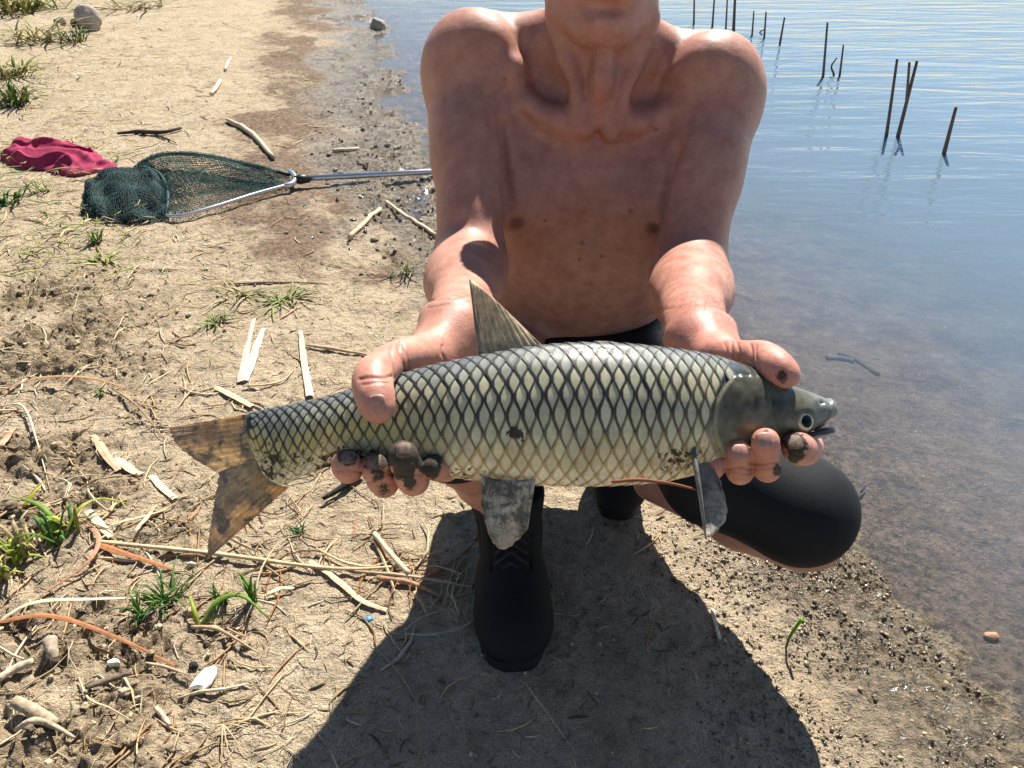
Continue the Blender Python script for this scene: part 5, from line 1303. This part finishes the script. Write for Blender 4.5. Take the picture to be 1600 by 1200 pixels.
# ---- straw litter, clods and dry grass: uncountable
def litter(name, n, region, wmul, lrange, cols, label, cat, seed, dens=None, lift=.003, curl=.25, ang=None):
    r = np.random.default_rng(seed); Vs = []; Fs = []; Cs = []; cnt = 0
    X = r.uniform(region[0], region[1], n * 6); Y = np.exp(r.uniform(math.log(region[2]), math.log(region[3]), n * 6))
    s = shore_s(X, Y); ok = s > .02
    if dens is not None: ok &= r.uniform(0, 1, len(X)) < dens(X, Y, s)
    ok &= np.abs(X) < .75 * Y + .35
    X, Y = X[ok][:n], Y[ok][:n]; n = len(X)
    A = r.uniform(0, math.pi, n) if ang is None else r.normal(ang, .5, n)
    Ln = r.uniform(lrange[0], lrange[1], n) * r.uniform(.4, 1, n); K = 4
    cu = r.normal(0, curl, n)
    P_ = np.zeros((n, K, 3)); 
    for k in range(K):
        f = k / (K - 1) - .5; a = A + cu * f * 2
        P_[:, k, 0] = X + np.cos(a) * Ln * f; P_[:, k, 1] = Y + np.sin(a) * Ln * f
    Z = terrain(P_[:, :, 0].ravel(), P_[:, :, 1].ravel()).reshape(n, K); P_[:, :, 2] = Z + lift * r.uniform(.3, 1.5, (n, 1)) + np.clip(r.normal(0, .3, (n, K)), -.2, 1) * lift
    wd = Ln * wmul * r.uniform(.6, 1.5, n); T = P_[:, -1] - P_[:, 0]; S = np.stack([-T[:, 1], T[:, 0], 0 * T[:, 0]], 1); S /= np.linalg.norm(S, axis=1)[:, None] + 1e-9
    pr = np.array([.5, 1, .9, .35]); V = np.zeros((n, K, 3, 3))
    hgt_ = np.minimum(wd * .6, .004)
    for k in range(K):
        V[:, k, 0] = P_[:, k] - S * (wd * .5 * pr[k])[:, None]; V[:, k, 1] = P_[:, k] + np.array([0, 0, 1]) * (hgt_ * pr[k])[:, None]; V[:, k, 2] = P_[:, k] + S * (wd * .5 * pr[k])[:, None]
    base_ = (np.arange(n) * K * 3)[:, None, None]; q = []
    for k in range(K - 1):
        for j in range(3):
            j2 = (j + 1) % 3; q.append([k * 3 + j, k * 3 + j2, (k + 1) * 3 + j2, (k + 1) * 3 + j])
    F = (base_ + np.array(q)[None]).reshape(-1, 4)
    ci = np.array(cols)[r.integers(len(cols), size=n)] * r.uniform(.7, 1.2, (n, 1))
    C_ = np.repeat(ci[:, None, :], K * 3, 1).reshape(-1, 3)
    o = mesh_obj(name, V.reshape(-1, 3), F, STRAW, cols={"col": C_}); return tag(o, label, cat, kind="stuff")
leftw = lambda x, y, s: np.clip(.06 + .9 * sstep(-.25, -.9, x / np.maximum(y, .5) * 1.4) + .6 * crumbly(x, y), 0, 1)
litter("straw_litter", 2200, (-3.4, .3, .55, 7.0), .050, (.025, .12), [TAN, PALE, (.50, .36, .20), (.36, .22, .12)], "scattered dry straw bits over the sandy bank", "straw", 101, leftw)
litter("straw_litter", 5200, (-3.0, .5, .50, 5.0), .10, (.010, .035), [TAN, PALE, (.42, .30, .18), (.22, .16, .10), (.12, .09, .06)], "fine chaff and root crumbs trodden into the sand", "chaff", 102, lambda x, y, s: np.clip(.35 + .65 * sstep(.0, -.7, x / np.maximum(y, .5)), 0, 1), .002)
litter("straw_litter", 420, (-.9, .1, .60, 1.5), .030, (.05, .16), [TAN, (.70, .58, .36), (.50, .32, .17), RUST], "loose reed straw lying thick below the tail fin", "straw", 103, lambda x, y, s: np.exp(-((x + .52) / .20) ** 2 - ((y - 1.04) / .13) ** 2) * .5 + np.exp(-((x + .12) / .10) ** 2 - ((y - .90) / .06) ** 2) + .0, .006, .30)
litter("dry_root_threads", 900, (-1.6, .1, .6, 3.0), .018, (.015, .06), [(.62, .52, .33), (.45, .35, .2), (.30, .22, .13)], "wispy dry root threads on the path", "roots", 104, lambda x, y, s: np.clip(.12 + .7 * sstep(-.22, -.5, x / np.maximum(y, .5)), 0, 1), .003, 1.2)
bankw = lambda x, y, s: np.clip(sstep(-.40, -.62, x / np.maximum(y, .5)) * sstep(1.6, 2.4, y) * (.5 + 1.6 * fbm(x * 2.2, y * 1.6, 3, 88)), 0, 1)
litter("bank_grass", 2600, (-5.5, -.8, 1.8, 9.0), .045, (.05, .16), [(.42, .40, .14), (.30, .33, .10), (.60, .50, .28), (.52, .42, .22), (.22, .26, .07)], "short yellowing grass matted along the left bank", "grass", 105, bankw, .022, .5)
def clods(name, n, region, rr, dens, cols, label, seed, mat):
    r = np.random.default_rng(seed); v0, f0 = ico(2 if rr[1] > .008 else (0 if rr[1] < .0055 else 1))
    X = r.uniform(region[0], region[1], n * 8); Y = r.uniform(region[2], region[3], n * 8); s = shore_s(X, Y)
    ok = (s > .01) & (r.uniform(0, 1, len(X)) < dens(X, Y, s)) & (np.abs(X) < .75 * Y + .3); X, Y = X[ok][:n], Y[ok][:n]; n = len(X)
    Z = terrain(X, Y); R = rr[0] * (rr[1] / rr[0]) ** (r.uniform(0, 1, n) ** 2.2)
    sc = r.uniform(.65, 1.25, (n, 1, 3)) * np.array([1, 1, .8]); ph = r.uniform(0, 50, (n, 1)); J = (1 + .75 * fbm(v0[None, :, 0] * 1.6 + ph, v0[None, :, 1] * 1.6 + v0[None, :, 2] * 1.9, 3, seed) + r.normal(0, .05, (n, len(v0))))[:, :, None]
    V = v0[None] * sc * J * R[:, None, None]; V[:, :, 0] += X[:, None]; V[:, :, 1] += Y[:, None]; V[:, :, 2] += (Z + R * .25)[:, None]
    F = (np.arange(n)[:, None, None] * len(v0) + f0[None]).reshape(-1, 3)
    C_ = np.repeat((np.array(cols)[r.integers(len(cols), size=n)] * r.uniform(.7, 1.25, (n, 1)))[:, None, :], len(v0), 1).reshape(-1, 3)
    o = mesh_obj(name, V.reshape(-1, 3), F, mat, cols={"col": C_}, smooth=False); return tag(o, label, "soil", kind="stuff")
CLODM = vcol_mat("soil_clod", .95, 160, .45, 0, .15, .8, .002); WETM = vcol_mat("wet_clod", .14, 160, .4, 0, .6, .6, .0015)
clods("soil_clods", 1200, (-1.9, .0, .52, 2.4), (.0014, .0085), lambda x, y, s: crumbly(x, y) ** 1.3, [(.42, .33, .20), (.34, .26, .16), (.20, .15, .10), (.52, .43, .28)], "crumbly soil clods in the churned patches", 201, CLODM)
clods("soil_clods", 2600, (-1.2, .75, .50, 2.2), (.0010, .0040), lambda x, y, s: np.full(x.shape, .5), [(.52, .41, .26), (.40, .31, .20), (.30, .23, .15), (.62, .52, .35)], "fine grit scattered over the sandy bank", 202, CLODM)
clods("mud_grains", 8000, (.12, .9, .50, 1.5), (.0008, .0040), lambda x, y, s: np.exp(-(np.clip(s - .02, 0, None) / .30) ** 2) * np.clip(.5 + 2.2 * fbm(x * 12, y * 12, 3, 77), 0, 1), [(.12, .094, .06), (.22, .17, .11), (.075, .06, .04), (.30, .24, .155)], "wet glistening mud crumbs along the waterline", 203, WETM)
clods("mud_grains", 420, (-.9, .3, 2.0, 5.0), (.003, .011), lambda x, y, s: np.exp(-(np.clip(s - .05, 0, None) / .35) ** 2) * .6, [(.12, .095, .065), (.18, .14, .10)], "wet clumps on the trodden far shore", 204, WETM)

# ---- landing net
NETM = vcol_mat("green_net_cord", .7, 200, .3, 0, .3, .2, .0005)
ALU = simple_mat("aluminium", (.62, .63, .66), .30, .12, 60, .1, .0005, metal=.9); BLKP = simple_mat("black_plastic", (.018, .018, .02), .45, .2, 60, .2, .0008)
jn = GT(458, 296, .03)
net = empty("landing_net", tuple(jn)); tag(net, "triangular green landing net with silver handle lying on the path", "landing net")
hnd_end = GT(905, 276, .06)
V, F = tube([GT(478, 293, .034), hnd_end], .011, 14); under(mesh_obj("handle", V, F, ALU, smooth=True), net)
V, F = tube([GT(462, 294, .032), GT(472, 293.5, .033), GT(486, 293, .034)], [.014, .019, .014], 10); under(mesh_obj("handle_joint", V, F, BLKP, smooth=True), net)
V, F = tube(spline([GT(447, 286, .03), GT(456, 285, .04), GT(464, 293, .035), GT(457, 300, .03), GT(444, 301, .025)], 14), .010, 8); under(mesh_obj("yoke", V, F, ALU, smooth=True), net)
lowarm = spline([GT(456, 300, .03), GT(400, 314, .026), GT(330, 335, .022), GT(285, 345, .018), GT(262, 344, .016)], 26)
V, F = tube(lowarm, .0062, 10); under(mesh_obj("frame_arm", V, F, ALU, smooth=True), net)["label"] = "silver lower arm of the net frame"
uparm = spline([GT(454, 287, .035), GT(390, 277, .05), GT(320, 266, .06), GT(262, 261, .05), GT(228, 264, .03), GT(213, 270, .02)], 26)
V, F = tube(uparm, .0070, 10); under(mesh_obj("frame_arm", V, F, simple_mat("net_rim_cord", (.012, .035, .035), .6, .3, 90, .3, .001), smooth=True), net)
def net_sheet(A, B, ni, nj, hfun, name, seed, cell=.00085, colr_=(.018, .075, .068)):
    """knotted mesh: thin cords along both directions of a ruled sheet"""
    r = np.random.default_rng(seed); A = spline(A, ni); B = spline(B, ni); Pn = np.zeros((ni, nj, 3))
    for i in range(ni):
        for j in range(nj):
            f = j / (nj - 1); p = A[i] * (1 - f) + B[i] * f
            p = p + np.array([r.normal(0, .0020), r.normal(0, .0020), 0])
            p[2] = max(.006, p[2]) + hfun(i / (ni - 1), f) ; Pn[i, j] = p
    Vv = []; Ff = []
    def ribbon(line):
        line = np.asarray(line); n_ = len(line); t = np.gradient(line, axis=0); t /= np.linalg.norm(t, axis=1)[:, None] + 1e-9
        s1 = np.cross(t, np.array([0, -.5, .86])); s1 /= np.linalg.norm(s1, axis=1)[:, None] + 1e-9; s2 = np.cross(t, s1); o_ = len(Vv)
        for k in range(n_): Vv.extend([line[k] + s1[k] * cell, line[k] - s1[k] * cell * .5 + s2[k] * cell * .87, line[k] - s1[k] * cell * .5 - s2[k] * cell * .87])
        for k in range(n_ - 1):
            for q in range(3): Ff.append((o_ + k * 3 + q, o_ + k * 3 + (q + 1) % 3, o_ + k * 3 + 3 + (q + 1) % 3, o_ + k * 3 + 3 + q))
    for j in range(nj): ribbon(Pn[:, j])
    for i in range(ni): ribbon(Pn[i, :])
    o = mesh_obj(name, Vv, Ff, NETM, cols={"col": np.tile(colr_, (len(Vv), 1))}); o["kind"] = "stuff"; under(o, net); return o
wav = lambda a, b, s: .012 * math.sin(a * 17 + b * 5 + s) + .008 * math.sin(a * 7 - b * 19 + s * 2)
net_sheet(uparm[:22], lowarm[:22], 70, 34, lambda a, b: -.02 * math.sin(math.pi * b) + .5 * wav(a, b, 0) * math.sin(math.pi * b), "netting", 1)
net_sheet(uparm[3:24], spline([GT(440, 300, .012), GT(380, 305, .012), GT(300, 318, .02), GT(262, 330, .03)], 20), 60, 24, lambda a, b: .01 + .8 * wav(a, b, 2) * math.sin(math.pi * b), "netting", 2)
net_sheet(uparm[2:20], spline([GT(445, 296, .012), GT(380, 294, .02), GT(300, 300, .03), GT(265, 315, .03)], 20), 60, 20, lambda a, b: .01 + .8 * wav(a, b, 5) * math.sin(math.pi * b), "netting", 8)
def dome(a, b):                                          # the heaped bag end
    return .052 * (math.sin(math.pi * min(1, max(0, b))) ** .7) * (math.sin(math.pi * (.08 + .84 * a)) ** .6) + .8 * wav(a, b, 3)
bagA = spline([GT(262, 275, .0), GT(225, 266, 0), GT(170, 274, 0), GT(140, 290, 0)], 20); bagB = spline([GT(266, 345, .0), GT(220, 350, 0), GT(165, 348, 0), GT(128, 338, 0)], 20)
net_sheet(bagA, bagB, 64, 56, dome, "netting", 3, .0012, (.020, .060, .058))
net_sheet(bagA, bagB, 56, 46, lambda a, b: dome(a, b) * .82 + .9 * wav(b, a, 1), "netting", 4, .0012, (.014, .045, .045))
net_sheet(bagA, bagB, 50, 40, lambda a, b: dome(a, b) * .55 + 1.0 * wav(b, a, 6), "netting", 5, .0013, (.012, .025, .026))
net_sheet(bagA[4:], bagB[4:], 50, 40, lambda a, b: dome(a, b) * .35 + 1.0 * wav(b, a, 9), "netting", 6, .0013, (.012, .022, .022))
# rolled edge of the bag
V, F = tube(spline([GT(228, 275, .035), GT(252, 287, .042), GT(264, 306, .038), GT(266, 328, .03), GT(258, 343, .01)], 16), .006, 8); under(mesh_obj("bag_hem", V, F, NETM, smooth=True, cols={"col": np.tile((.015, .05, .048), (len(V), 1))}), net)

# ---- crumpled maroon cloth
def cloth():
    nu, nv = 120, 70; V = np.zeros((nu, nv, 3))
    for i in range(nu):
        for j in range(nv):
            a = i / (nu - 1); b = j / (nv - 1)
            th = 2 * math.pi * a; rad = b ** .8
            ox = 88 + 84 * math.cos(th) * rad * (1 + .10 * math.sin(3 * th + 1) + .07 * math.sin(7 * th))
            oy = 254 + 21 * math.sin(th) * rad * (1 + .16 * math.sin(2 * th) + .10 * math.sin(5 * th + 2))
            oy += (ox - 90) * .05
            g = G(ox, oy); V[i, j] = g
    X, Y = V[:, :, 0], V[:, :, 1]; Z = terrain(X.ravel(), Y.ravel(), False).reshape(X.shape)
    b = np.linspace(0, 1, nv)[None, :]
    c = G(92, 254); sx = (X - c[0]) / .25; sy = (Y - c[1]) / .16
    wp = fbm(X * 4, Y * 4, 2, 301) * .8
    q1 = sx * .9 + sy * 1.5 + wp * 1.6; q2 = sx * 1.2 - sy * .8 + wp * 1.2
    rid = np.clip(1 - 3.2 * np.abs(vnoise(q1 * 2.3 + 5, q2 * .75, 311)), 0, 1); rid2 = np.clip(1 - 3.0 * np.abs(vnoise(q1 * 1.2 + 9, q2 * 2.4 + 3, 313)), 0, 1)
    rid = rid * rid * (3 - 2 * rid); rid2 = rid2 * rid2 * (3 - 2 * rid2)
    h = (1 - b ** 2.0) * (.035 + .035 * np.exp(-((sx + .35) ** 2 + (sy - .2) ** 2) * 1.2) + .03 * fbm(X * 6, Y * 6, 2, 317)) + (.040 * rid + .028 * rid2) * (1 - b ** 6 * .85) + .008 * fbm(X * 30, Y * 30, 3, 305)
    V[:, :, 2] = Z + .006 + np.clip(h, 0, .2) * .62
    V[:, -1, 2] = Z[:, -1] + .004
    return V, nu, nv
Vc, nu, nv = cloth()
CLOTHM = cloth_material("maroon_cotton", (.30, .034, .082), 300, .9)
F = list(map(tuple, grid_faces(nu, nv)))
o = mesh_obj("cloth", Vc.reshape(-1, 3), F, CLOTHM, smooth=True)
sm = o.modifiers.new("t", 'SOLIDIFY'); sm.thickness = .004
tag(o, "crumpled maroon T-shirt dropped on the dry grass", "shirt")
o.name = "shirt"

# ---- reed stumps standing in the lake
REEDM = vcol_mat("dead_reed", .7, 120, .4, 0, .3, .3, .001)
def reed(top, foot, r_px, label, bend=None, side=None):
    g = G(foot[0], foot[1], WATER_Z); d = -w2c(g)[2]
    def lift(q):                                          # a point straight above / beside the foot at the foot's distance
        v = MR @ np.array([(q[0] - 800) / FPX, (600 - q[1]) / FPX, -1.0]); t = g[1] / v[1]; return CAMLOC + v * t
    top3 = lift(top); pts = [g + (g - top3) * .25 * np.array([1, 1, 1]) + np.array([0, 0, -.05])]
    pts += [g] + [lift(q) for q in (bend or [])] + [top3]
    r = .72 * r_px / FPX * d
    root = empty("dead_reed", tuple(g)); tag(root, label, "reed", "dead reeds standing in the lake")
    p = spline(np.array(pts), 12) - g; V, F = tube(p, np.interp(np.linspace(0, 1, 12), [0, .35, .6, 1], [r * 1.25, r * 1.25, r, r * .75]), 7)
    mesh_obj("stalk", V, F, REEDM, root, True, cols={"col": np.array([lerp((.04, .032, .03), (.15, .095, .07), min(1, k / len(V) * 1.3)) for k in range(len(V))])})
    for sd_ in (side or []):
        q = [lift(x) - g for x in sd_]; V, F = tube(spline(np.array(q), 6), r * .7, 6)
        mesh_obj("side_stalk", V, F, REEDM, root, True, cols={"col": np.tile((.20, .12, .08), (len(V), 1))})
reed((1402, 92), (1385, 212), 3.6, "tall single dead reed standing beside the forked one")
reed((1433, 95), (1403, 214), 4.2, "forked dead reed with two tips standing in the lake", side=[[(1416, 160), (1419, 125), (1421, 97)]])
reed((1494, 167), (1475, 240), 4.4, "short leaning dead reed standing apart in open water")
reed((1293, 35), (1286, 120), 2.8, "slender tall dead reed next to a bent one")
reed((1318, 70), (1312, 118), 2.4, "short straight dead reed beside the bent one")
reed((1308, 90), (1303, 118), 2.0, "elbow-bent short dead reed between two straight ones", bend=[(1299, 104)])
reed((1226, 27), (1219, 66), 2.4, "small dead reed with a knot at its waterline")
reed((1197, 18), (1194, 60), 2.2, "dead reed with a broken side stub", side=[[(1195, 46), (1187, 50), (1191, 55)]])
reed((1178, 17), (1175, 56), 2.0, "plain thin dead reed beside the one with a stub")
reed((1149, -14), (1146, 50), 3.4, "thickest of the far dead reeds behind the man's shoulder")
reed((1137, -12), (1134, 46), 2.0, "thin dead reed next to the thickest far one")
reed((1117, -14), (1113, 42), 2.2, "far dead reed above the man's collarbone")
reed((1085, -10), (1084, 38), 2.2, "far dead reed nearest the man's neck")
# ---- sunken stick and leaf
def sunk(px, w_px, label, col, cat, name):
    pts = []
    for q in px:
        p = G(q[0], q[1], WATER_Z - .02); p[2] = float(terrain(np.array([p[0]]), np.array([p[1]]))[0]) + .004; pts.append(p)
    d = -w2c(np.mean(pts, 0))[2]; V, F = tube(spline(np.array(pts), 10), w_px * .5 / FPX * d, 7, flat=.5)
    tag(mesh_obj(name, V, F, WOODM, smooth=True, cols={"col": np.tile(col, (len(V), 1))}), label, cat)
sunk([(1316, 528), (1345, 538), (1378, 565)], 9, "sunken dark stick under shallow water", (.13, .105, .085), "stick", "sunken_stick")
sunk([(1297, 540), (1318, 538), (1340, 541)], 12, "sunken grey-blue leaf next to the sunken stick", (.16, .17, .18), "leaf", "sunken_leaf")
lay("dark_stick", [(1343, 776), (1347, 770), (1351, 765)], 5, "tiny dark twig on the wet mud beside the knee", "twig", None, (.05, .04, .03), .012, round_=True, mat=WOODM, nseg=6)
